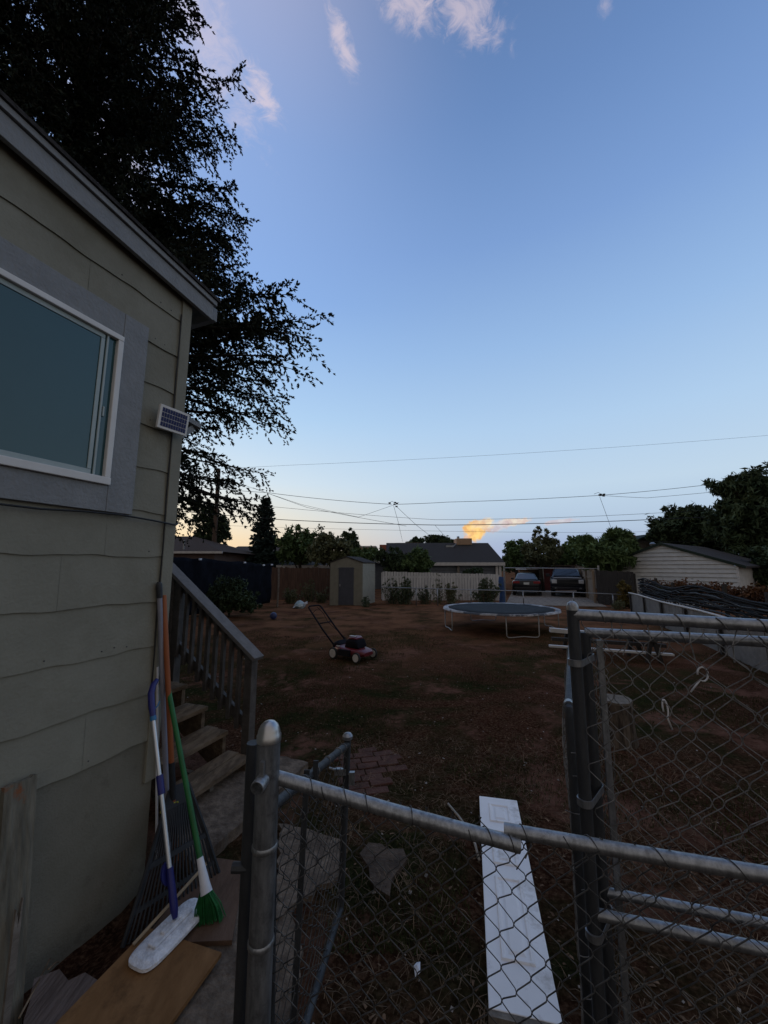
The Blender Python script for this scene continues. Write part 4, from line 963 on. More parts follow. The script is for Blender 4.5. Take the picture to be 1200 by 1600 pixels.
for k in range(15):
    b = MB(); pts = []
    for i in range(41):
        d = EXT * i / 40; q = .08 * math.sin(d * 1.15 + .5) * (k / 15) + .05 * mn.noise(Vector((d * .8, k * .3, 2))) + .06 * mn.noise(Vector((d * 3.1, k * 1.7, 7)))
        pts.append(ra_ - rn * (.35 + .05 * (k % 2)) + rdv * d + ZV * (.78 + .040 * k + q - .010 * d * (k > 9)))
    b.tube(pts, [.018 + .012 * random.random() for _ in range(41)], 4); b.build('slat', mesh_black if k % 5 else galv_d, bf, smooth='all')
for i in range(9):
    d = .4 + EXT * i / 9; b = MB(); b.beam(ra_ - rn * .42 + rdv * d, ra_ - rn * .42 + rdv * d + ZV * (1.42 + .06 * math.sin(i * 2)), .07, .06, (0, 1, 0)); b.build('post', fence_dark, bf)

# ---------------------------------------------------------------- driveway and vehicles
struct(slab('driveway', [wp(788, 19.6), wp(945, 18.6), wp(935, 20.2), wp(905, 31), wp(800, 31)], -.02, .02, concrete_l), 'pale concrete driveway behind the low wire fence')
def rrect(y, w, zb, zt, n=20, e=.42, zs=1.0):
    ring = []
    for i in range(n):
        a = 2 * math.pi * i / n; ca, sa = math.cos(a), math.sin(a)
        ring.append((math.copysign(abs(ca) ** e, ca) * w / 2, y, (zb + zt) / 2 + math.copysign(abs(sa) ** e, sa) * (zt - zb) / 2))
    return ring
def wheels(t, M, xs_, ys_, r, w):
    for y in ys_:
        for x in xs_:
            b = MB(M); b.lathe((x - math.copysign(w, x) * .5, y, r), [(r * .6, -w / 2), (r * .97, -w / 2), (r, -w * .3), (r, w * .3), (r * .97, w / 2), (r * .6, w / 2)], 20, (1, 0, 0)); o = b.build('wheel', tyre_m, t, smooth=True)
            b = MB(M); b.lathe((x - math.copysign(w, x) * .5, y, r), [(r * .62, -w * .46), (r * .62, w * .46)], 16, (1, 0, 0)); b.build('rim', galv_d, o, smooth=True)
cc = wp(821, 25.0); MC = Matrix.Translation((cc.x + dv.x * 2.3, cc.y + dv.y * 2.3, .02)) @ Matrix.Rotation(R(-20), 4, 'Z')
car = thing('parked_car', 'black sedan parked on the driveway showing its rear and red lamps', 'car', (cc.x + dv.x * 2.3, cc.y + dv.y * 2.3, 0))
b = MB(MC); b.loft([rrect(-2.3, 1.5, .42, .86), rrect(-2.22, 1.72, .32, 1.0), rrect(-1.7, 1.8, .24, 1.04), rrect(0, 1.82, .22, .97), rrect(1.4, 1.8, .24, .92), rrect(2.1, 1.62, .3, .76), rrect(2.3, 1.35, .4, .62)])
b.loft([rrect(-1.85, 1.45, .96, 1.05), rrect(-1.15, 1.22, .94, 1.40), rrect(-.3, 1.18, .94, 1.45), rrect(.4, 1.2, .9, 1.40), rrect(1.25, 1.4, .85, .96)]); b.build('body', car_black, car, smooth=True)
b = MB(MC); b.add([(-.62, -1.80, 1.075), (.62, -1.80, 1.075), (.50, -1.24, 1.375), (-.50, -1.24, 1.375)], [(0, 1, 2, 3)]); o = b.build('rear_window', mat('pale_rear_glass', (.05, .06, .07), None, rough=.1, spec=.8), car); o.modifiers.new('S', 'SOLIDIFY').thickness = .02
for sx in (-1, 1):
    b = MB(MC); b.box((sx * .62, -2.285, .87), (.40, .05, .15)); b.build('tail_light', lamp_red, car, bevel=.015)
    b = MB(MC); b.box((sx * .93, .55, 1.02), (.18, .1, .12)); b.build('mirror', car_black, car, bevel=.02)
b = MB(MC); b.box((0, -2.325, .80), (.34, .02, .14)); b.build('license_plate', plate_m, car)
b = MB(MC); b.box((0, -2.31, .47), (1.5, .08, .2)); b.build('bumper', car_black, car, bevel=.03)
wheels(car, MC, (-.9, .9), (-1.4, 1.4), .32, .21)
tc2 = wp(889, 24.2); MT = Matrix.Translation((tc2.x + dv.x * 2.7, tc2.y + dv.y * 2.7, .02)) @ Matrix.Rotation(R(-23), 4, 'Z')
tk = thing('parked_truck', 'dark navy pickup truck parked facing the yard beside the tan fence', 'truck', (tc2.x + dv.x * 2.7, tc2.y + dv.y * 2.7, 0))
b = MB(MT); b.loft([rrect(-2.7, 1.75, .55, 1.05), rrect(-2.62, 1.92, .45, 1.16), rrect(-1.6, 2.0, .42, 1.22), rrect(0, 2.0, .42, 1.2), rrect(2.7, 1.98, .45, 1.2), rrect(2.8, 1.9, .5, 1.1)])
b.loft([rrect(-1.55, 1.8, 1.1, 1.22), rrect(-.75, 1.56, 1.1, 1.72), rrect(.2, 1.54, 1.1, 1.77), rrect(1.3, 1.56, 1.1, 1.73), rrect(1.6, 1.7, 1.1, 1.2)]); b.build('body', truck_blue, tk, smooth=True)
b = MB(MT); b.add([(-.78, -1.50, 1.255), (.78, -1.50, 1.255), (.64, -.80, 1.68), (-.64, -.80, 1.68)], [(3, 2, 1, 0)]); o = b.build('windshield', glass_d, tk); o.modifiers.new('S', 'SOLIDIFY').thickness = .03
b = MB(MT)
for i in range(5): b.box((0, -2.72, .72 + .075 * i), (1.05, .05, .03))
b.build('grille', black_pl, tk)
for sx in (-1, 1):
    b = MB(MT); b.box((sx * .76, -2.67, .94), (.30, .10, .24)); b.build('headlight', lamp_clear, tk, bevel=.03)
    b = MB(MT); b.box((sx * .68, -2.76, .54), (.16, .06, .08)); b.build('fog_light', lamp_clear, tk, bevel=.01)
    b = MB(MT); b.box((sx * 1.12, -1.0, 1.30), (.22, .12, .2)); b.beam((sx * .95, -1.0, 1.25), (sx * 1.08, -1.0, 1.28), .04, .04); b.build('mirror', black_pl, tk, bevel=.03)
b = MB(MT); b.box((0, -2.72, .53), (1.85, .14, .2)); b.build('bumper', truck_blue, tk, bevel=.04)
b = MB(MT); b.tube([(-.8, -2.6, 1.17), (0, -2.64, 1.19), (.8, -2.6, 1.17)], .015, 6); b.build('hood_trim', chrome, tk)
wheels(tk, MT, (-.98, .98), (-1.75, 1.7), .40, .26)
# small outbuildings behind the vehicles
def gbox(p, q, y0, y1, z0, z1, b): b.hexa([(p, y0, z0), (q, y0, z0), (q, y1, z0), (p, y1, z0), (p, y0, z1), (q, y0, z1), (q, y1, z1), (p, y1, z1)])
x0, x1 = wp(826, 32).x, wp(852, 32).x
ob = thing('storage_shed', 'small tan shed with flat pale roof behind the black sedan', 'shed', ((x0 + x1) / 2, 33, 0))
b = MB(); gbox(x0, x1, 32, 34, 0, 1.62, b); b.build('wall', tan_wall, ob); b = MB(); gbox(x0 - .3, x1 + .05, 31.7, 34.2, 1.63, 1.74, b); b.build('roof', white_trim, ob)
b = MB(); gbox(x0 + .3, x0 + 1.0, 31.96, 31.99, 0, 1.4, b); b.build('door', fence_dark, ob)
x2 = wp(849, 31).x; x3 = wp(902, 31).x
ob = thing('storage_shed', 'dull red lean to shed with white corner post behind the truck', 'shed', ((x2 + x3) / 2, 32, 0))
b = MB(); gbox(x2 + .12, x3, 31.3, 33.4, 0, 1.86, b); b.build('wall', red_wall, ob); b = MB(); gbox(x2, x2 + .12, 31.2, 31.32, 0, 1.9, b); b.build('corner_post', white_trim, ob); b = MB(); gbox(x2 - .1, x3 + .1, 31.0, 33.6, 1.91, 2.0, b); b.build('roof', shingle_br, ob)

# ---------------------------------------------------------------- houses beyond
def house_row(): pass
def gable_long(name, label, xa, xb, ye, yr, ze, zr, wallm, roofm, trimm, over=.4):
    """eave towards the camera, ridge along x"""
    t = thing(name, label, 'house', ((xa + xb) / 2, yr, 0)); yb = 2 * yr - ye
    b = MB(); gbox(xa + .3, xb - .3, ye + over, yb - over, 0, ze - .02, b)
    b.prism([(xa + .3, ye + over, ze - .02), (xa + .3, yb - over, ze - .02), (xa + .3, yr, zr - .12)], (xb - xa - .6, 0, 0)); b.build('wall', wallm, t)
    b = MB(); th = .09
    for y0 in (ye, yb): b.hexa([(xa, y0, ze), (xb, y0, ze), (xb, yr, zr), (xa, yr, zr), (xa, y0, ze + th), (xb, y0, ze + th), (xb, yr, zr + th), (xa, yr, zr + th)])
    r = b.build('roof', roofm, t)
    b = MB(); gbox(xa, xb, ye - .04, ye - .005, ze - .12, ze + .1, b); b.build('fascia', trimm, t)
    return t, r
e0_, e1_ = P(596, 878, 27).x, P(789, 878, 27).x
ze_, zr_ = P(700, 881, 27).z, P(700, 850, 31.2).z
gh, rf = gable_long('house', 'long grey house with dark shingle roof behind the pale board fence', P(640, 878, 27).x - 1.6, e1_, 27, 31.2, ze_, zr_, house_grey, shingle, white_trim)
b = MB(); q = P(724, 851, 31.0); gbox(q.x - .62, q.x + .62, 30.6, 31.8, zr_ - .1, zr_ + .42, b); b.build('swamp_cooler', tan_m, gh, bevel=.03)
b = MB(); q = P(716, 846, 31.2); b.lathe((q.x, q.y, zr_ + .42), [(.1, 0), (.1, .12), (.14, .15), (.02, .22)], 10); b.build('vent_cap', galv, gh)
b = MB(); q = P(702, 856, 30.4); gbox(q.x - .3, q.x + .35, 30.2, 30.6, q.z - .1, q.z + .18, b); b.tube([(q.x + .2, 30.2, q.z), (q.x + .5, 30.1, q.z + .3)], .04, 6); b.build('roof_vent', galv, gh)
for px in (716, 776, 781):
    q = P(px, 890, 27.2); b = MB(); b.box((q.x, 27.2, ze_ / 2 - .05), (.16, .16, ze_ - .1)); b.build('porch_post', white_trim if px > 750 else wood_old, gh)
b = MB(); q = P(700, 890, 27.35); gbox(q.x - 3.2, e1_ - .3, 27.30, 27.38, ze_ - .42, ze_ - .32, b); b.build('porch_beam', house_grey, gh)
# lower annex left of it
gable_long('house', 'low house with dark slate roof between the shed and the grey house', P(575, 880, 33).x, P(650, 880, 33).x, 33, 36, 2.3, 3.3, house_grey, shingle, white_trim)
x0, x1 = P(593, 855, 48).x, P(652, 855, 48).x
bb = thing('brick_building', 'flat red brick building top showing over the dark roofs', 'building', ((x0 + x1) / 2, 50, 0)); b = MB(); gbox(x0, x1, 48, 54, 0, P(620, 851, 48).z, b); b.build('wall', brick_red, bb); b = MB(); zz = P(620, 851, 48).z; gbox(x0 + 2, x1 + .3, 47.8, 54.2, zz + .004, zz + .22, b); b.build('parapet', tan_m, bb)
x0, x1 = P(545, 860, 60).x, P(585, 860, 60).x
bb = thing('tan_building', 'distant low tan building between the trees and the brick one', 'building', ((x0 + x1) / 2, 62, 0)); b = MB(); gbox(x0, x1, 60, 66, 0, P(560, 855, 60).z, b); b.build('wall', tan_m, bb); b = MB(); gbox(x0 - .3, x1 + .3, 59.8, 66.2, P(560, 855, 60).z, P(560, 853, 60).z, b); b.build('parapet', white_trim, bb)
# left neighbour
lx0, lx1 = P(215, 862, 24).x, P(345, 862, 24).x
lh = thing('house', 'neighbour house with brown shingle roof above the tarp fence on the left', 'house', ((lx0 + lx1) / 2, 27, 0))
ez = P(300, 862, 24).z; pk = P(215, 838, 28.5).z
b = MB(); gbox(lx0, lx1 - .6, 24.5, 33, 0, ez - .03, b); b.build('wall', mat('mauve_house_wall', (.12, .09, .085), (.15, .11, .105), 3, .8), lh)
b = MB(); rx = lx1 + .1; hp_ = Vector((lx0 + 1.2, 28.5, pk))
b.add([(lx0 - 3, 24, ez), (rx, 24, ez), hp_, (lx0 - 3, 28.5, pk), (rx, 33, ez), (lx0 - 3, 33, ez)], [(0, 1, 2, 3), (1, 4, 2), (4, 5, 3, 2), (5, 4, 1, 0)]); b.build('roof', shingle_br, lh)
b = MB(); gbox(lx0 - 3, rx + .02, 23.93, 24.0, ez - .11, ez + .03, b); b.build('gutter', white_trim, lh)
b = MB(); q = P(287, 858, 24.6); b.tube([(q.x, 24.6, ez), (q.x, 24.6, ez + .75)], .05, 8); b.build('vent_pipe', galv, lh)
x0, x1 = P(345, 860, 34).x, P(425, 860, 34).x
gable_long('house', 'low brown roofed house seen beyond the tarp fence near the blue spruce', x0, x1, 34, 38, P(380, 868, 34).z, P(380, 855, 38).z, brick_red, shingle_br, white_trim)
x0, x1 = P(432, 880, 30).x, P(520, 880, 30).x
gable_long('house', 'low slate roofed building just over the brown fence', x0, x1, 30, 33, P(470, 885, 30).z, P(470, 876, 33).z, house_grey, shingle, white_trim)
# right white garage, gable towards the yard
gA, gB = P(945, 905, 22.0), P(1156, 905, 17.4)
gu = (gB - gA); gu.z = 0; GW = gu.length; gu.normalize(); gn = Vector((-gu.y, gu.x, 0))
wg = thing('garage', 'white lap sided garage with dark green gable trim at right', 'garage', Vector((gA.x, gA.y, 0)) + gu * GW / 2)
eaveR = P(1158, 884, 17.4).z; 
pkp = Vector((gA.x, gA.y, 0)) + gu * (GW * .53)
def zat(p, py):  # height of a pixel row at a ground point
    r = ray(600, py); return None
fwd = lambda p, z: p.y * cp + (z - H) * sp
pz = 3.35
GEZ = eaveR
def GP(a, d, z): return Vector((gA.x, gA.y, 0)) + gu * a + gn * d + ZV * z
PKA = GW * .50
PKZ = P(1062, 851, GP(PKA, 0, 0).y).z
b = MB(); nl = 15
for i in range(nl):
    z0, z1 = PKZ * i / nl, PKZ * (i + 1) / nl
    def half(z): return (PKA if z <= GEZ else PKA * (PKZ - z) / (PKZ - GEZ))
    h0, h1 = half(z0), half(z1)
    b.hexa([GP(PKA - h0, -.05, z0), GP(PKA + h0, -.05, z0), GP(PKA + h0, .05, z0), GP(PKA - h0, .05, z0), GP(PKA - h1, -.002, z1), GP(PKA + h1, -.002, z1), GP(PKA + h1, .05, z1), GP(PKA - h1, .05, z1)])
b.build('gable_wall', lapwhite, wg)
b = MB(); b.hexa([GP(.02, .06, 0), GP(GW - .02, .06, 0), GP(GW - .02, 7, 0), GP(.02, 7, 0), GP(.02, .06, GEZ), GP(GW - .02, .06, GEZ), GP(GW - .02, 7, GEZ), GP(.02, 7, GEZ)]); b.build('side_wall', lapwhite, wg)
ov = .28; sl = (PKZ - GEZ) / PKA
for sgn in (-1, 1):
    ae = PKA + sgn * (PKA + ov); zee = GEZ - sl * ov
    b = MB(); b.hexa([GP(ae, -.10, zee + .02), GP(PKA, -.10, PKZ + .02), GP(PKA, 7.2, PKZ + .02), GP(ae, 7.2, zee + .02), GP(ae, -.10, zee + .10), GP(PKA, -.10, PKZ + .10), GP(PKA, 7.2, PKZ + .10), GP(ae, 7.2, zee + .10)]); b.build('roof_slope', shingle, wg)
    b = MB(); b.hexa([GP(ae, -.14, zee - .02), GP(PKA, -.14, PKZ - .02), GP(PKA, -.105, PKZ - .02), GP(ae, -.105, zee - .02), GP(ae, -.14, zee + .105), GP(PKA, -.14, PKZ + .105), GP(PKA, -.105, PKZ + .105), GP(ae, -.105, zee + .105)]); b.build('rake_trim', green_trim, wg)
b = MB(); b.box(GP(GW - .04, -.03, GEZ / 2), (.1, .03, GEZ), gu, gn, ZV); b.build('corner_trim', white_trim, wg)
b = MB(); b.tube([GP(PKA - 1.1, 2.2, PKZ - .5), GP(PKA - 1.1, 2.2, PKZ + .12)], .09, 8); b.lathe(GP(PKA - 1.1, 2.2, PKZ + .08), [(.13, 0), (.16, .1), (.03, .18)], 10); b.build('roof_vent', galv, wg)
# house with green gable behind it
hq = P(1012, 840, 32)
hh = thing('house', 'green trimmed house gable with chimney peeking behind the white garage', 'house', (hq.x, 34, 0))
zt = P(1010, 838, 32).z
b = MB(); b.prism([(hq.x - 3.6, 32, 0), (hq.x + 3.6, 32, 0), (hq.x + 3.6, 32, zt - 1.4), (hq.x, 32, zt), (hq.x - 3.6, 32, zt - 1.4)], (0, 6, 0)); b.build('wall', panel_grey, hh)
for sgn in (-1, 1):
    b = MB(); b.hexa([(hq.x + sgn * 4, 31.6, zt - 1.5), (hq.x, 31.6, zt + .03), (hq.x, 38.3, zt + .03), (hq.x + sgn * 4, 38.3, zt - 1.5), (hq.x + sgn * 4, 31.6, zt - 1.36), (hq.x, 31.6, zt + .17), (hq.x, 38.3, zt + .17), (hq.x + sgn * 4, 38.3, zt - 1.36)]); b.build('roof_slope', green_trim, hh)
b = MB(); q = P(987, 840, 33); gbox(q.x - .35, q.x + .35, 33, 33.7, zt - 1.2, P(987, 836, 33).z, b); b.build('chimney', brick_red, hh)

# ---------------------------------------------------------------- vegetation
def leafcloud(centers, radii, per, L0, W0, seed, droop=.0, flat=1.0):
    rng = np.random.default_rng(seed); C = []
    for c, r in zip(centers, radii):
        p = rng.normal(0, .5, (per, 3)) * np.array([r, r, r * flat]); C.append(np.array(c) + p)
    C = np.concatenate(C); n = len(C)
    d = rng.normal(0, 1, (n, 3)); d[:, 2] -= droop; d /= np.linalg.norm(d, axis=1)[:, None]
    e = rng.normal(0, 1, (n, 3)); e -= d * (e * d).sum(1)[:, None]; e /= np.linalg.norm(e, axis=1)[:, None]
    l = (L0 * rng.uniform(.6, 1.3, n))[:, None]; w = (W0 * rng.uniform(.6, 1.3, n))[:, None]
    V = np.stack([C - d * l * .5, C + e * w * .5 - d * l * .05, C + d * l * .5, C - e * w * .5 - d * l * .05], 1)
    return V.reshape(-1, 3)
def crown_clumps(ells, n, seed, shell=.30):
    rng = np.random.default_rng(seed); out = []; rad = []
    vol = np.array([e[3] * e[4] * e[5] for e in ells]) ** .7; pr = vol / vol.sum()
    for _ in range(n):
        e = ells[rng.choice(len(ells), p=pr)]; d = rng.normal(0, 1, 3); d /= np.linalg.norm(d)
        k = shell + (1.12 - shell) * rng.random() ** .8
        out.append((e[0] + d[0] * e[3] * k, e[1] + d[1] * e[4] * k, e[2] + d[2] * e[5] * k)); rad.append((e[3] + e[5]) / 2 * rng.uniform(.10, .27))
    return out, rad
def tree(name, label, cat, base, ells, nclump, per, L0, W0, m, tr, seed, droop=.2, group=None, nl=7, ztrunk=None):
    """ells relative to base"""
    base = Vector(base); t = thing(name, label, cat, base, group)
    E = [(base.x + e[0], base.y + e[1], base.z + e[2], e[3], e[4], e[5]) for e in ells]
    cl, rad = crown_clumps(E, int(nclump * 1.5), seed); rnd = random.Random(seed)
    b = MB(); cz = sum(e[2] for e in E) / len(E)
    zt = ztrunk or cz; b.tube([base - ZV * .1, base + Vector((rnd.uniform(-.1, .1), 0, (zt - base.z) * .5)), Vector((base.x + rnd.uniform(-.2, .2), base.y, zt))], [tr, tr * .75, tr * .45], 8)
    for k in range(min(nl * 3, len(cl))):
        c = Vector(cl[k]); s_ = base + ZV * (zt - base.z) * rnd.uniform(.4, 1.0); md = s_.lerp(c, .5) + ZV * (c - s_).length * .08
        b.tube([s_, md, c], [tr * .35, tr * .22, tr * .06], 5, False)
    b.build('trunk', bark, t, smooth='all')
    quads_obj('crown', leafcloud(cl, rad, int(per * .8), L0 * .9, W0 * .8, seed + 1, droop), m, t)
    return t
def base_at(px, y): q = P(px, 885, y); return (q.x, y, 0)
def ell(px, py, rx, ry, y, base, dy=0):
    q = P(px, py, y + dy); k = y / ray(px, py).y / 600; return (q.x - base[0], dy, q.z, rx * k, rx * k * .9, ry * k)
def ptree(name, label, cat, px, y, blobs, nclump, per, L0, W0, m, tr, seed, **kw):
    bs = base_at(px, y); return tree(name, label, cat, bs, [ell(*bl, y, bs) for bl in blobs], nclump, per, L0, W0, m, tr, seed, **kw)
GRP = 'trees beyond the fences'
ptree('leafy_tree', 'lopsided dark tree beside the utility pole above the left roof', 'tree', 328, 31, [(308, 792, 16, 16), (330, 815, 22, 20), (342, 832, 16, 20), (318, 838, 16, 12)], 130, 60, .36, .17, leaf_dark, .22, 21, group=GRP)
ptree('leafy_tree', 'round dense green tree right of the blue spruce', 'tree', 468, 30, [(465, 852, 28, 26), (455, 866, 24, 14), (480, 862, 18, 18)], 120, 70, .40, .16, leaf_mid, .2, 22, group=GRP)
ptree('leafy_tree', 'airy olive tree left of the shed roof', 'tree', 520, 28, [(505, 850, 22, 24), (525, 858, 28, 22), (545, 862, 20, 18), (498, 872, 18, 12)], 150, 34, .34, .17, leaf_olive, .16, 23, group=GRP)
ptree('leafy_tree', 'dark pointed tree top behind the olive tree', 'tree', 546, 40, [(546, 842, 12, 14), (548, 856, 16, 14)], 70, 50, .4, .2, leaf_dark, .2, 24, group=GRP)
ptree('leafy_tree', 'low bushy green tree just behind the shed roof', 'tree', 570, 27, [(572, 866, 22, 10), (560, 872, 16, 10)], 60, 50, .32, .14, leaf_mid, .12, 25, group=GRP)
ptree('leafy_tree', 'dark drooping tree over the left end of the pale fence', 'tree', 622, 23.5, [(612, 872, 22, 14), (622, 884, 22, 12)], 70, 60, .34, .10, leaf_dark, .1, 26, droop=.8, group=GRP)
ptree('leafy_tree', 'bright tipped shrub tree in front of the grey house roof', 'tree', 652, 23.5, [(655, 872, 20, 14), (648, 884, 28, 10), (660, 866, 10, 8)], 90, 55, .34, .10, leaf_mid, .1, 27, droop=.6, group=GRP)
ptree('leafy_tree', 'small dark shrub under the grey house eave', 'bush', 742, 24.2, [(738, 893, 14, 5), (748, 893, 10, 5)], 26, 50, .24, .09, leaf_dark, .06, 28, group=GRP)
ptree('leafy_tree', 'distant round tree above the grey roof, left of the tan cooler', 'tree', 688, 62, [(686, 846, 20, 9), (675, 848, 10, 7), (700, 849, 10, 6)], 60, 50, .7, .4, leaf_dark, .3, 29, group=GRP)
ptree('leafy_tree', 'distant small tree above the brick building', 'tree', 650, 66, [(650, 847, 14, 6)], 30, 50, .7, .4, leaf_dark, .3, 30, group=GRP)
ptree('leafy_tree', 'spindly dark tree behind the parked vehicles', 'tree', 846, 30, [(845, 864, 26, 18), (836, 842, 5, 16), (866, 848, 6, 18), (852, 838, 5, 16), (843, 834, 4, 14), (826, 862, 8, 14), (874, 858, 5, 14), (858, 850, 6, 16)], 170, 34, .36, .12, leaf_olive, .2, 31, group=GRP)
ptree('leafy_tree', 'lighter green tree at the corner of the grey house', 'tree', 808, 36, [(806, 862, 18, 18), (800, 876, 14, 10)], 70, 50, .42, .2, leaf_mid, .2, 32, group=GRP)
ptree('leafy_tree', 'leaning feathery green tree over the driveway fence', 'tree', 950, 21.5, [(945, 868, 36, 22), (968, 858, 28, 20), (988, 880, 26, 24), (925, 864, 24, 16), (962, 836, 20, 8), (1004, 888, 18, 20), (915, 846, 12, 8), (978, 845, 16, 8)], 430, 56, .42, .11, leaf_mid, .16, 33, droop=.5, group=GRP)
ptree('leafy_tree', 'small pale green tree between the spindly and leaning ones', 'tree', 905, 33, [(905, 858, 24, 18), (912, 846, 12, 9), (888, 868, 18, 14)], 130, 50, .40, .18, leaf_mid, .16, 34, group=GRP)
ptree('leafy_tree', 'broad dark tree behind the peak of the white garage', 'tree', 1070, 30, [(1062, 818, 36, 24), (1088, 824, 36, 30), (1040, 832, 26, 16), (1100, 848, 36, 24), (1070, 846, 40, 18)], 300, 50, .48, .20, leaf_dark, .3, 35, group=GRP)
ptree('leafy_tree', 'tallest dark tree at the right edge above the garage', 'tree', 1180, 24, [(1178, 765, 48, 26), (1150, 758, 40, 14), (1190, 800, 60, 36), (1160, 830, 46, 40), (1200, 860, 50, 46), (1230, 790, 50, 60), (1140, 800, 24, 14)], 460, 56, .50, .16, leaf_dark, .34, 36, droop=.4, group=GRP)
ptree('leafy_tree', 'dark tree mass right of the white garage wall', 'tree', 1220, 19, [(1215, 880, 34, 30), (1200, 900, 24, 24)], 110, 55, .36, .15, leaf_dark, .2, 37, group=GRP)
ptree('bush', 'low dark hedge of shrubs behind the two small sheds at the end of the driveway', 'bush', 858, 40, [(830, 878, 40, 12), (880, 876, 40, 12), (915, 880, 26, 12), (800, 882, 16, 10)], 150, 60, .45, .22, leaf_dark, .1, 41)
ptree('bush', 'low dark shrubs behind the khaki shed and the brown fence', 'bush', 500, 36, [(470, 880, 40, 10), (530, 878, 40, 10), (580, 880, 26, 9)], 130, 60, .42, .2, leaf_dark, .1, 42)
# far tree line on the horizon
rngc = []; rr = []
for i in range(150):
    px = random.uniform(-300, 1500); y = random.uniform(95, 130); q = P(px, 880, y); h = random.uniform(1.2, 3.6); rngc.append((q.x, y, h * .9)); rr.append(h)
tag(quads_obj('far_wood', leafcloud(rngc, rr, 60, 1.2, .7, 77, 0, .6), leaf_dark, origin=(0, 0, 0)), 'far low tree line along the horizon', 'trees', kind='stuff')
# weeds and shrubs
def weed(px, py, hpx, wpx, y, label, m, n, per, L0, W0, seed, group='weeds along the wire fence', name='weed_clump', cat='weeds'):
    bs = Vector(wp(px, y)); k = y / 600; t = thing(name, label, cat, bs, group); rnd = random.Random(seed); b = MB(); cl = []; rad = []
    for i in range(n):
        x = rnd.gauss(0, .45) * wpx * k * .5; hgt = hpx * k * rnd.uniform(.6, 1.3) * (1 - .35 * min(1, abs(x) / (wpx * k * .5 + .01))); dyy = rnd.uniform(-.3, .3)
        tip = bs + Vector((x * 1.15, dyy, hgt)); b.tube([bs + Vector((x * .7, dyy * .6, 0)), tip], [.010, .004], 4, False)
        for f_ in (.12, .3, .5, .7, .88): cl.append(tuple(bs.lerp(tip, f_) + Vector((x * .2, 0, 0)))); rad.append(.16 * (1.25 - f_) * (1 + L0))
    b.build('stems', twig_m, t); quads_obj('leaves', leafcloud(cl, rad, per, L0, W0, seed), m, t)
weed(612, 0, 34, 30, 20.2, 'tall weeds at the left end of the pale fence beside the shed', leaf_weed, 16, 14, .11, .04, 51)
weed(632, 0, 36, 34, 20.0, 'dense tall weed clump left of the small wire gate', leaf_weed, 26, 18, .12, .05, 52)
weed(665, 0, 24, 26, 20.2, 'lower weeds behind the small wire gate', leaf_weed, 16, 14, .11, .04, 53)
weed(684, 0, 42, 20, 20.3, 'spiky tall dry weeds right of the small wire gate', leaf_olive, 12, 10, .10, .04, 54)
weed(704, 0, 30, 28, 20.2, 'soft grey green weeds in the middle of the pale fence', leaf_olive, 22, 16, .11, .04, 55)
weed(758, 0, 34, 46, 20.6, 'wide dark shrub at the right end of the pale fence', leaf_weed, 34, 20, .13, .05, 56)
weed(572, 0, 14, 12, 18.6, 'small weed against the pale side of the khaki shed', leaf_weed, 8, 12, .09, .04, 57)
weed(455, 0, 22, 40, 20.4, 'dry weeds behind the teal bag', leaf_olive, 22, 12, .12, .04, 58)
weed(486, 0, 30, 40, 21.4, 'dry tall weeds in front of the brown fence', leaf_olive, 20, 10, .12, .04, 59)
weed(502, 0, 20, 20, 20.6, 'low dry weeds at the left side of the khaki shed', leaf_olive, 12, 12, .1, .04, 60)
ptree('bush', 'dark leafy bush in front of the navy tarps', 'bush', 362, 15.0, [(362, 928, 30, 24), (345, 945, 26, 16), (385, 940, 24, 14)], 130, 60, .17, .075, leaf_dark, .05, 61, droop=.2)
ptree('bush', 'yellowing vine bush at the near end of the dark board fence', 'bush', 977, 18.0, [(976, 922, 10, 14), (980, 938, 11, 12), (972, 936, 8, 10)], 70, 46, .15, .07, leaf_vine, .05, 62)
weed(962, 0, 12, 20, 17.6, 'dry grass tuft left of the yellowing vine bush', leaf_olive, 14, 10, .1, .03, 63)
# rusty hedge beyond the slat fence
hA, hB = P(1015, 905, 16.2), P(1215, 905, 10.6); hgA = Vector((hA.x, hA.y, 0)); hgB = Vector((hB.x, hB.y, 0))
hd = thing('hedge', 'rust coloured leafy hedge above the black slat fence', 'hedge', (hgA + hgB) / 2)
cl = []; rad = []
for i in range(260):
    f_ = random.random(); q = hgA.lerp(hgB, f_); hh_ = 1.10 + .16 * mn.noise(Vector((f_ * 9, 0, 0))) + .06 * f_; cl.append((q.x + random.uniform(-.3, .3), q.y + random.uniform(-.3, .3), hh_ * random.uniform(.72, 1.04))); rad.append(random.uniform(.12, .24))
quads_obj('leaves', leafcloud(cl, rad, 40, .12, .06, 91), leaf_rust, hd)
b = MB()
for i in range(30):
    q = hgA.lerp(hgB, i / 29); b.tube([q, q + Vector((random.uniform(-.1, .1), random.uniform(-.1, .1), 1.0))], .015, 5)
b.build('stems', bark, hd)

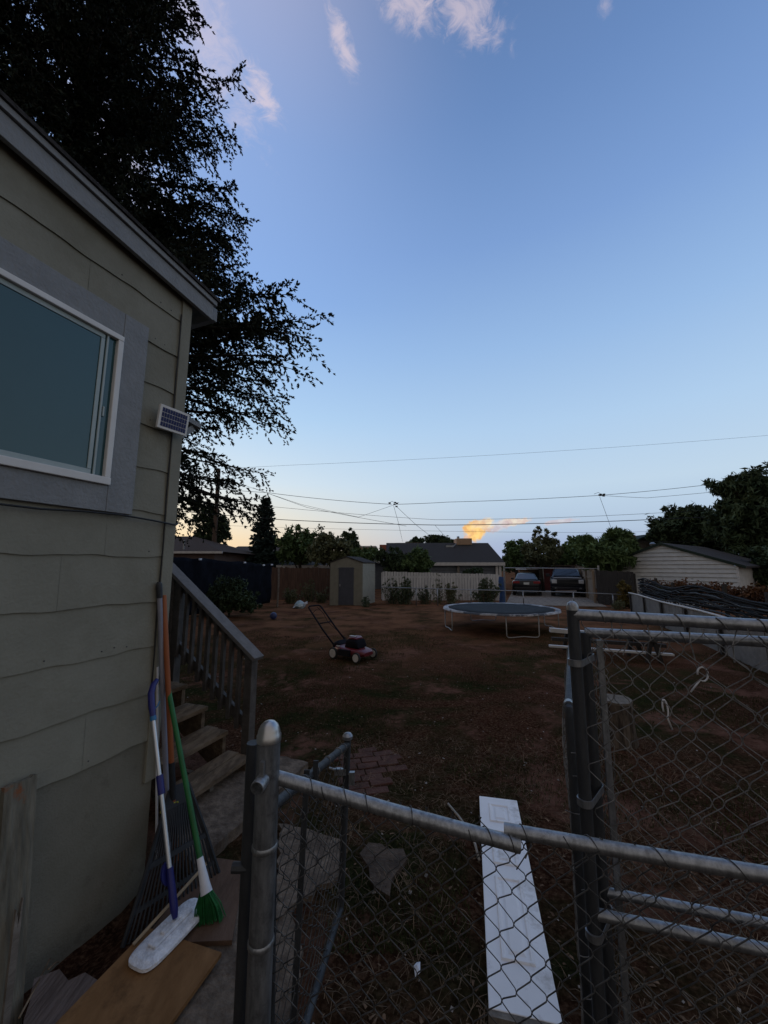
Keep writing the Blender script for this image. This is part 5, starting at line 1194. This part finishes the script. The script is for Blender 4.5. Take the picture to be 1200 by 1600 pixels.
# conifers
def conifer(name, label, base, h, z0, Lf, nb, tw_sp, sp_sp, sl, sw, m, tr, seed, tilt, sag, side=None, tw_len=.42, jit=.15, density=None, hang=.35, tap=.72, tuft=False):
    rnd = random.Random(seed); base = Vector(base); t = thing(name, label, 'tree', base, GRP); b = MB()
    b.tube([base - ZV * .1, base + ZV * h * .3, base + ZV * h * .7, base + ZV * h], [tr, tr * .75, tr * .35, .02], 10)
    Q = []
    def sprig(p, d):
        l = sl * rnd.uniform(.7, 1.3); d = Vector(d).normalized(); u = d.orthogonal().normalized(); u.rotate(Matrix.Rotation(rnd.uniform(0, 6.28), 3, d)); w = d.cross(u); e = p + d * l
        mid_ = p + d * l * .45
        for s_ in (u, w):
            Q.extend((tuple(p), tuple(mid_ + s_ * sw), tuple(e), tuple(mid_ - s_ * sw)))
        if tuft:
            for s_, o_ in ((u, w), (-u, w), (w, u), (-w, u)):
                if rnd.random() < .3: continue
                d2 = (d + s_ * rnd.uniform(.5, 1.0)).normalized(); l2 = l * rnd.uniform(.5, .85); b2 = p + d * l * rnd.uniform(0, .35); m2 = b2 + d2 * l2 * .5
                Q.extend((tuple(b2), tuple(m2 + o_ * sw * .9), tuple(b2 + d2 * l2), tuple(m2 - o_ * sw * .9)))
    for i in range(nb):
        f_ = ((i + rnd.random()) / nb); z = z0 + (h - z0) * f_ ** 1.12
        a = rnd.uniform(0, 6.283) if side is None or rnd.random() > side[0] else rnd.gauss(side[1], side[2])
        L0 = Lf(z, a) * rnd.uniform(.72, 1.08)
        if L0 < .15: continue
        tl = tilt(z / h) + rnd.gauss(0, .06); dirh = Vector((math.cos(a), math.sin(a), 0)); n = 10; pts = []
        for k in range(n + 1):
            u = k / n; pts.append(base + ZV * z + dirh * L0 * u + ZV * (math.tan(tl) * L0 * u - sag * L0 * u * u * .9 + .28 * sag * L0 * u ** 3.5) + Vector((mn.noise(Vector((i, u * 3, 0))), mn.noise(Vector((i, u * 3, 9))), mn.noise(Vector((i, u * 3, 20))) * .6)) * jit * L0 * u * .6)
        b.tube(pts, [max(.006, .016 * L0 * (1 - .93 * k / n)) for k in range(n + 1)], 4, False)
        def at(u):
            k = min(int(u * n), n - 1); return pts[k].lerp(pts[k + 1], u * n - k), (pts[k + 1] - pts[k]).normalized()
        u = .12 if L0 < 2 else .10 + .10 * rnd.random(); sd = 1
        dens = density(z, a) if density else 1.0
        while u < 1:
            p, d = at(u); side_d = d.cross(ZV); side_d = side_d.normalized() * sd; sd = -sd
            if rnd.random() < dens:
                tl_ = L0 * tw_len * (1 - u * tap) * rnd.uniform(.4, 1.1) * min(1, .35 + u * 2); tl_ = min(tl_, 1.9)
                td = (d * .75 + side_d * rnd.uniform(.5, 1.0) + ZV * rnd.uniform(-hang, .15)).normalized(); ns_ = max(1, int(tl_ / sp_sp))
                if tuft and rnd.random() < .38: td = (ZV * -rnd.uniform(.7, 1.2) + d * .4 + side_d * rnd.uniform(-.3, .4)).normalized(); tl_ = rnd.uniform(.25, .75) * min(1, L0 / 3); ns_ = max(2, int(tl_ / sp_sp))
                for k in range(ns_):
                    v = (k + rnd.random() * .5) / ns_; q = p + td * tl_ * v - ZV * (.22 * tl_ * v * v) + Vector((rnd.gauss(0, .02), rnd.gauss(0, .02), rnd.gauss(0, .02))) * tl_
                    sprig(q, td + Vector((rnd.gauss(0, .45), rnd.gauss(0, .45), rnd.gauss(-.12, .45))))
                if tl_ > .5: b.tube([p, p + td * tl_ * .6 - ZV * .08 * tl_], [.008, .004], 3, False)
            if rnd.random() < dens: sprig(p, d + side_d * rnd.uniform(.3, .8) + ZV * rnd.uniform(-.3, .3))
            u += tw_sp / L0 * rnd.uniform(.7, 1.3)
        p, d = at(.999); sprig(p - d * .05, d); sprig(p - d * .1, d)
    b.build('trunk', bark, t, smooth='all'); quads_obj('crown', Q, m, t); return t
def Lbig(z, a):
    h = z - H
    L0 = np.interp(h, [0, 1.5, 3.2, 5.0, 6.2, 7.8, 9.3, 11.1, 14, 18, 22, 26], [3.2, 4.4, 5.7, 6.7, 5.4, 4.6, 4.7, 4.8, 3.9, 2.4, 1.4, .1])
    return float(L0) * (1 + .14 * mn.noise(Vector((math.cos(a) * 1.6, math.sin(a) * 1.6, z * .55))))
TB = (-8.6, 9.2, 0)
conifer('spruce_tree', 'huge dark spruce towering behind the house at the left', TB, 27, 3.4, Lbig, 400, .085, .070, .13, .022, needle_big, .42, 5, lambda f_: .12 + .25 * f_, .34, side=(.45, -.5, .9), hang=.65, tw_len=.36, tap=.55, tuft=True, density=lambda z, a: (.62 if z < 7.4 else 1.0))
conifer('spruce_tree', 'blue green cone shaped spruce behind the tarp fence', base_at(411, 31), P(411, 773, 31).z, .3, lambda z, a: max(.0, 1.75 * (1 - z / P(411, 773, 31).z) ** .75), 420, .13, .12, .28, .085, needle_blue, .16, 6, lambda f_: .05 + .3 * f_, .12, tw_len=.5)

# ---------------------------------------------------------------- utility pole and wires
up = P(334, 860, 30); upz = P(336, 733, 30).z
pl = thing('utility_pole', 'brown wooden utility pole beside the lopsided tree', 'utility pole', (up.x, 30, 0)); b = MB(); b.tube([(up.x, 30, 0), (up.x, 30, upz)], [.20, .14], 12); b.build('shaft', pole_wood, pl, smooth=True)
b = MB(); b.box((up.x, 29.85, upz - .5), (.12, .12, .3)); b.tube([(up.x - .2, 29.85, upz - .9), (up.x + .2, 29.85, upz - .9)], .04, 6); b.build('fittings', galv_d, pl)
def wire(label, pts, r=.016, y=28, sag=.25, group='overhead wires'):
    q = [P(p[0], p[1], p[2] if len(p) > 2 else y) for p in pts]; path = []
    for a, c in zip(q[:-1], q[1:]):
        n = 14; sg = sag * (c - a).length / 30
        for i in range(n): u = i / n; path.append(a.lerp(c, u) - ZV * sg * 4 * u * (1 - u))
    path.append(q[-1]); b = MB(); b.tube(path, r, 5, False); tag(b.build('overhead_wire', cable_m, smooth='all'), label, 'wire', group)
wire('highest thin wire crossing the open sky to the right edge', [(200, 735), (450, 727), (1350, 667)], .010, 34, .2)
wire('main wire sloping from the spruce to the left line clamp', [(150, 742), (420, 770), (612, 788)], .017, 28, .3)
wire('main wire between the two line clamps', [(618, 788), (700, 784.5), (937, 774)], .017, 28, .15)
wire('main wire from the right line clamp up to the right edge', [(937, 774), (1110, 757), (1400, 722)], .017, 28, .15)
wire('lower branch wire leaving the right line clamp to the right', [(937, 774), (1010, 778), (1200, 760), (1400, 738)], .013, 28, .1)
wire('thin wire just above the thick black cable', [(150, 766), (440, 793), (680, 812), (940, 806), (1400, 775)], .012, 27.5, .15)
wire('thick black cable crossing under the bright cloud', [(150, 785), (440, 812), (690, 820.5), (1035, 811), (1400, 790)], .024, 27, .15)
wire('lowest thin wire just over the roofs', [(200, 815), (600, 828), (960, 832), (1400, 815)], .009, 30, .1)
wire('wire from the utility pole curving down to the left line clamp', [(336, 742, 30), (470, 788, 29), (560, 808, 28.5), (615, 789, 28)], .011, 28, .1)
wire('slanting wire falling from the spruce toward the brick building', [(395, 762), (480, 793), (635, 822)], .013, 28, .1)
wire('service drop from the left clamp straight down to the brick building', [(615, 790), (622, 815), (629, 846, 40)], .013, 28, .05)
wire('service drop from the left clamp to the grey house roof', [(618, 790), (650, 820), (676, 840, 31)], .013, 28, .05)
wire('service drop from the right clamp to the leaning tree', [(937, 776), (948, 806), (958, 834, 24)], .013, 28, .05)
wire('short drop from the thick cable to the roof vent', [(680, 821, 27), (702, 845, 30.5)], .010, 28, .05)
wire('lead from the utility pole leaving to the left', [(336, 745, 30), (150, 690, 22)], .012, 28, .1)
wire('low wire in front of the right trees', [(958, 834, 26), (1000, 846, 26), (1100, 847, 25), (1400, 815, 22)], .011, 28, .05)
for (px, py, lb) in ((615, 788, 'left line clamp cluster where the service drops meet'), (937, 774, 'right line clamp cluster above the leaning tree')):
    c = P(px, py, 28); b = MB()
    for i in range(5): b.box(c + Vector((random.uniform(-.35, .35), 0, random.uniform(-.18, .14))), (.16, .08, .09))
    b.tube([c + Vector((-.4, 0, .1)), c + Vector((-.1, 0, .22)), c + Vector((.2, 0, .05)), c + Vector((.4, 0, .14))], .014, 5); tag(b.build('line_clamp', galv_d), lb, 'line clamp', 'clamps on the main wire')

# ---------------------------------------------------------------- sky, sun, camera
w = bpy.data.worlds.new('World'); sc.world = w; w.use_nodes = True; nt = w.node_tree; N = nt.nodes; L = nt.links
for n in list(N): N.remove(n)
out = N.new('ShaderNodeOutputWorld'); tcn = N.new('ShaderNodeTexCoord'); sep = N.new('ShaderNodeSeparateXYZ'); L.new(tcn.outputs['Generated'], sep.inputs[0])
def M_(op, a, b=None, c=None, clamp=False):
    n = N.new('ShaderNodeMath'); n.operation = op; n.use_clamp = clamp
    for i, v in enumerate((a, b, c)):
        if v is None: continue
        if isinstance(v, (int, float)): n.inputs[i].default_value = v
        else: L.new(v, n.inputs[i])
    return n.outputs[0]
def rngn(x, a, b, s=True):
    q = N.new('ShaderNodeMapRange'); q.interpolation_type = 'SMOOTHSTEP' if s else 'LINEAR'; q.inputs['From Min'].default_value = a; q.inputs['From Max'].default_value = b; L.new(x, q.inputs['Value']); return q.outputs['Result']
def mixc(f, a, b):
    x = N.new('ShaderNodeMix'); x.data_type = 'RGBA'; L.new(f, x.inputs['Factor'])
    for sck, v in ((6, a), (7, b)):
        if isinstance(v, tuple): x.inputs[sck].default_value = v
        else: L.new(v, x.inputs[sck])
    return x.outputs[2]
X_, Y_, Z_ = sep.outputs
az = M_('ARCTAN2', X_, Y_); el = M_('ARCSINE', Z_)
def elpx(py):
    r = ray(600, py); return math.atan2(r.z, r.y)
def azel(px, py):
    r = ray(px, py); return math.atan2(r.x, r.y), math.atan2(r.z, math.hypot(r.x, r.y))
def skyramp(stops):
    f = M_('DIVIDE', el, 1.2, clamp=True); r = N.new('ShaderNodeValToRGB'); e = r.color_ramp.elements
    while len(e) < len(stops): e.new(.5)
    for k, (py, c) in enumerate(stops): e[k].position = max(0, elpx(py) / 1.2); e[k].color = lin(*c)
    L.new(f, r.inputs['Fac']); return r.outputs['Color']
right = skyramp([(885, (150, 172, 208)), (835, (166, 188, 218)), (770, (186, 208, 230)), (680, (172, 202, 234)), (560, (148, 183, 227)), (400, (121, 156, 210)), (200, (101, 135, 189)), (0, (91, 122, 173))])
left = skyramp([(885, (236, 196, 168)), (850, (240, 212, 172)), (815, (234, 222, 202)), (760, (208, 222, 234)), (660, (172, 206, 240)), (480, (136, 174, 232)), (250, (142, 170, 222)), (0, (166, 174, 210))])
base = mixc(rngn(az, -.62, .38), left, right)
def noise3(vec, s, d=6, r=.6, dist=0):
    n = N.new('ShaderNodeTexNoise'); n.inputs['Scale'].default_value = s; n.inputs['Detail'].default_value = d; n.inputs['Roughness'].default_value = r; n.inputs['Distortion'].default_value = dist; L.new(vec, n.inputs['Vector']); return n.outputs['Fac']
cmb = N.new('ShaderNodeCombineXYZ'); L.new(az, cmb.inputs[0]); L.new(el, cmb.inputs[1])
mpw = N.new('ShaderNodeMapping'); L.new(cmb.outputs[0], mpw.inputs['Vector']); mpw.inputs['Rotation'].default_value = (0, 0, R(42)); mpw.inputs['Scale'].default_value = (1, 2.6, 1)
nW = noise3(mpw.outputs['Vector'], 17, 10, .68, .8); nE = noise3(cmb.outputs[0], 60, 6, .6); nS = noise3(cmb.outputs[0], 9, 4, .5)
def ellm(px, py, rx, ry, rot=0):
    a0, e0 = azel(px, py); da = M_('SUBTRACT', az, a0); de = M_('SUBTRACT', el, e0)
    ca, sa = math.cos(rot), math.sin(rot)
    u = M_('ADD', M_('MULTIPLY', da, ca), M_('MULTIPLY', de, sa)); v = M_('SUBTRACT', M_('MULTIPLY', de, ca), M_('MULTIPLY', da, sa))
    return M_('SQRT', M_('ADD', M_('POWER', M_('ABSOLUTE', M_('DIVIDE', u, rx)), 2), M_('POWER', M_('ABSOLUTE', M_('DIVIDE', v, ry)), 2)))
cl = base
# thin cirrus wisps high up
for (px, py, rx, ry, rot, k) in ((413, 148, .095, .042, -.42, .7), (536, 72, .10, .040, -.6, .65), (636, 2, .20, .05, -.2, .6), (722, 16, .22, .058, -.3, .6), (310, 40, .34, .10, -.5, .42), (945, 8, .03, .02, 0, .3), (180, 250, .28, .14, -.6, .6)):
    mk = M_('SUBTRACT', 1.0, ellm(px, py, rx, ry, rot), clamp=True)
    f = M_('MULTIPLY', rngn(M_('ADD', M_('MULTIPLY', mk, .55), M_('MULTIPLY', nW, .9)), .60, 1.0), M_('MULTIPLY', rngn(mk, 0, .45), k * .85))
    cl = mixc(f, cl, lin(238, 216, 218))
# low grey-blue bank and the sunlit cumulus above it
bank = M_('SUBTRACT', 1.0, ellm(860, 872, .36, .078), clamp=True)
cl = mixc(M_('MULTIPLY', rngn(bank, 0, .55), .55), cl, lin(146, 168, 212))
nB = noise3(cmb.outputs[0], 34, 3, .5)
for (px, py, rx, ry, rot, c, k) in ((800, 816, .046, .012, .10, (250, 230, 200), .7), (876, 815, .045, .007, .10, (230, 210, 206), .45), (772, 822, .050, .016, .10, (214, 210, 218), .7), (743, 829, .034, .030, .5, (255, 212, 132), 1.0), (756, 819, .036, .016, .2, (252, 230, 184), .85), (728, 842, .018, .009, .9, (248, 202, 160), .7)):
    wob = M_('ADD', M_('MULTIPLY', M_('SUBTRACT', nE, .5), .95), M_('MULTIPLY', M_('SUBTRACT', nB, .5), 1.0))
    dd_ = M_('ADD', ellm(px, py, rx, ry, rot), wob)
    sh_ = rngn(nE, .32, .66); cc_ = mixc(sh_, lin(int(c[0] * .90), int(c[1] * .80), int(c[2] * .82)), lin(*c))
    cl = mixc(M_('MULTIPLY', rngn(M_('SUBTRACT', 1.0, dd_), .0, .38), k), cl, cc_)
cl = mixc(rngn(Y_, .25, -.45), cl, lin(158, 151, 150))
cl = mixc(rngn(el, 1.05, 1.45), cl, lin(158, 163, 176))
bg = N.new('ShaderNodeBackground'); L.new(cl, bg.inputs['Color']); bg.inputs['Strength'].default_value = .97
SUN_EL, SUN_AZ = R(2.5), R(-62)        # low sun behind the house, to the left
sky = N.new('ShaderNodeTexSky'); sky.sky_type = 'NISHITA'; sky.sun_disc = False; sky.sun_elevation = SUN_EL; sky.sun_rotation = SUN_AZ
bg2 = N.new('ShaderNodeBackground'); L.new(sky.outputs[0], bg2.inputs['Color']); bg2.inputs['Strength'].default_value = .05
ad = N.new('ShaderNodeAddShader'); L.new(bg.outputs[0], ad.inputs[0]); L.new(bg2.outputs[0], ad.inputs[1]); L.new(ad.outputs[0], out.inputs['Surface'])
sl_ = bpy.data.lights.new('Sun', 'SUN'); sl_.energy = .12; sl_.angle = R(12); sl_.color = (1, .82, .66)
so = bpy.data.objects.new('Sun', sl_); col.objects.link(so)
sd_ = Vector((math.sin(SUN_AZ) * math.cos(SUN_EL), math.cos(SUN_AZ) * math.cos(SUN_EL), math.sin(SUN_EL)))
so.rotation_euler = (-sd_).to_track_quat('-Z', 'Y').to_euler()
cam = bpy.data.cameras.new('Camera'); cam.sensor_fit = 'HORIZONTAL'; cam.sensor_width = 36; cam.lens = 18; cam.clip_start = .02; cam.clip_end = 3000
co = bpy.data.objects.new('Camera', cam); col.objects.link(co); co.location = CAM; co.rotation_euler = (math.pi / 2 + PITCH, 0, 0); sc.camera = co
sc.render.resolution_x = 768; sc.render.resolution_y = 1024
sc.view_settings.view_transform = 'Standard'; sc.view_settings.look = 'None'; sc.view_settings.exposure = 0; sc.view_settings.gamma = 1
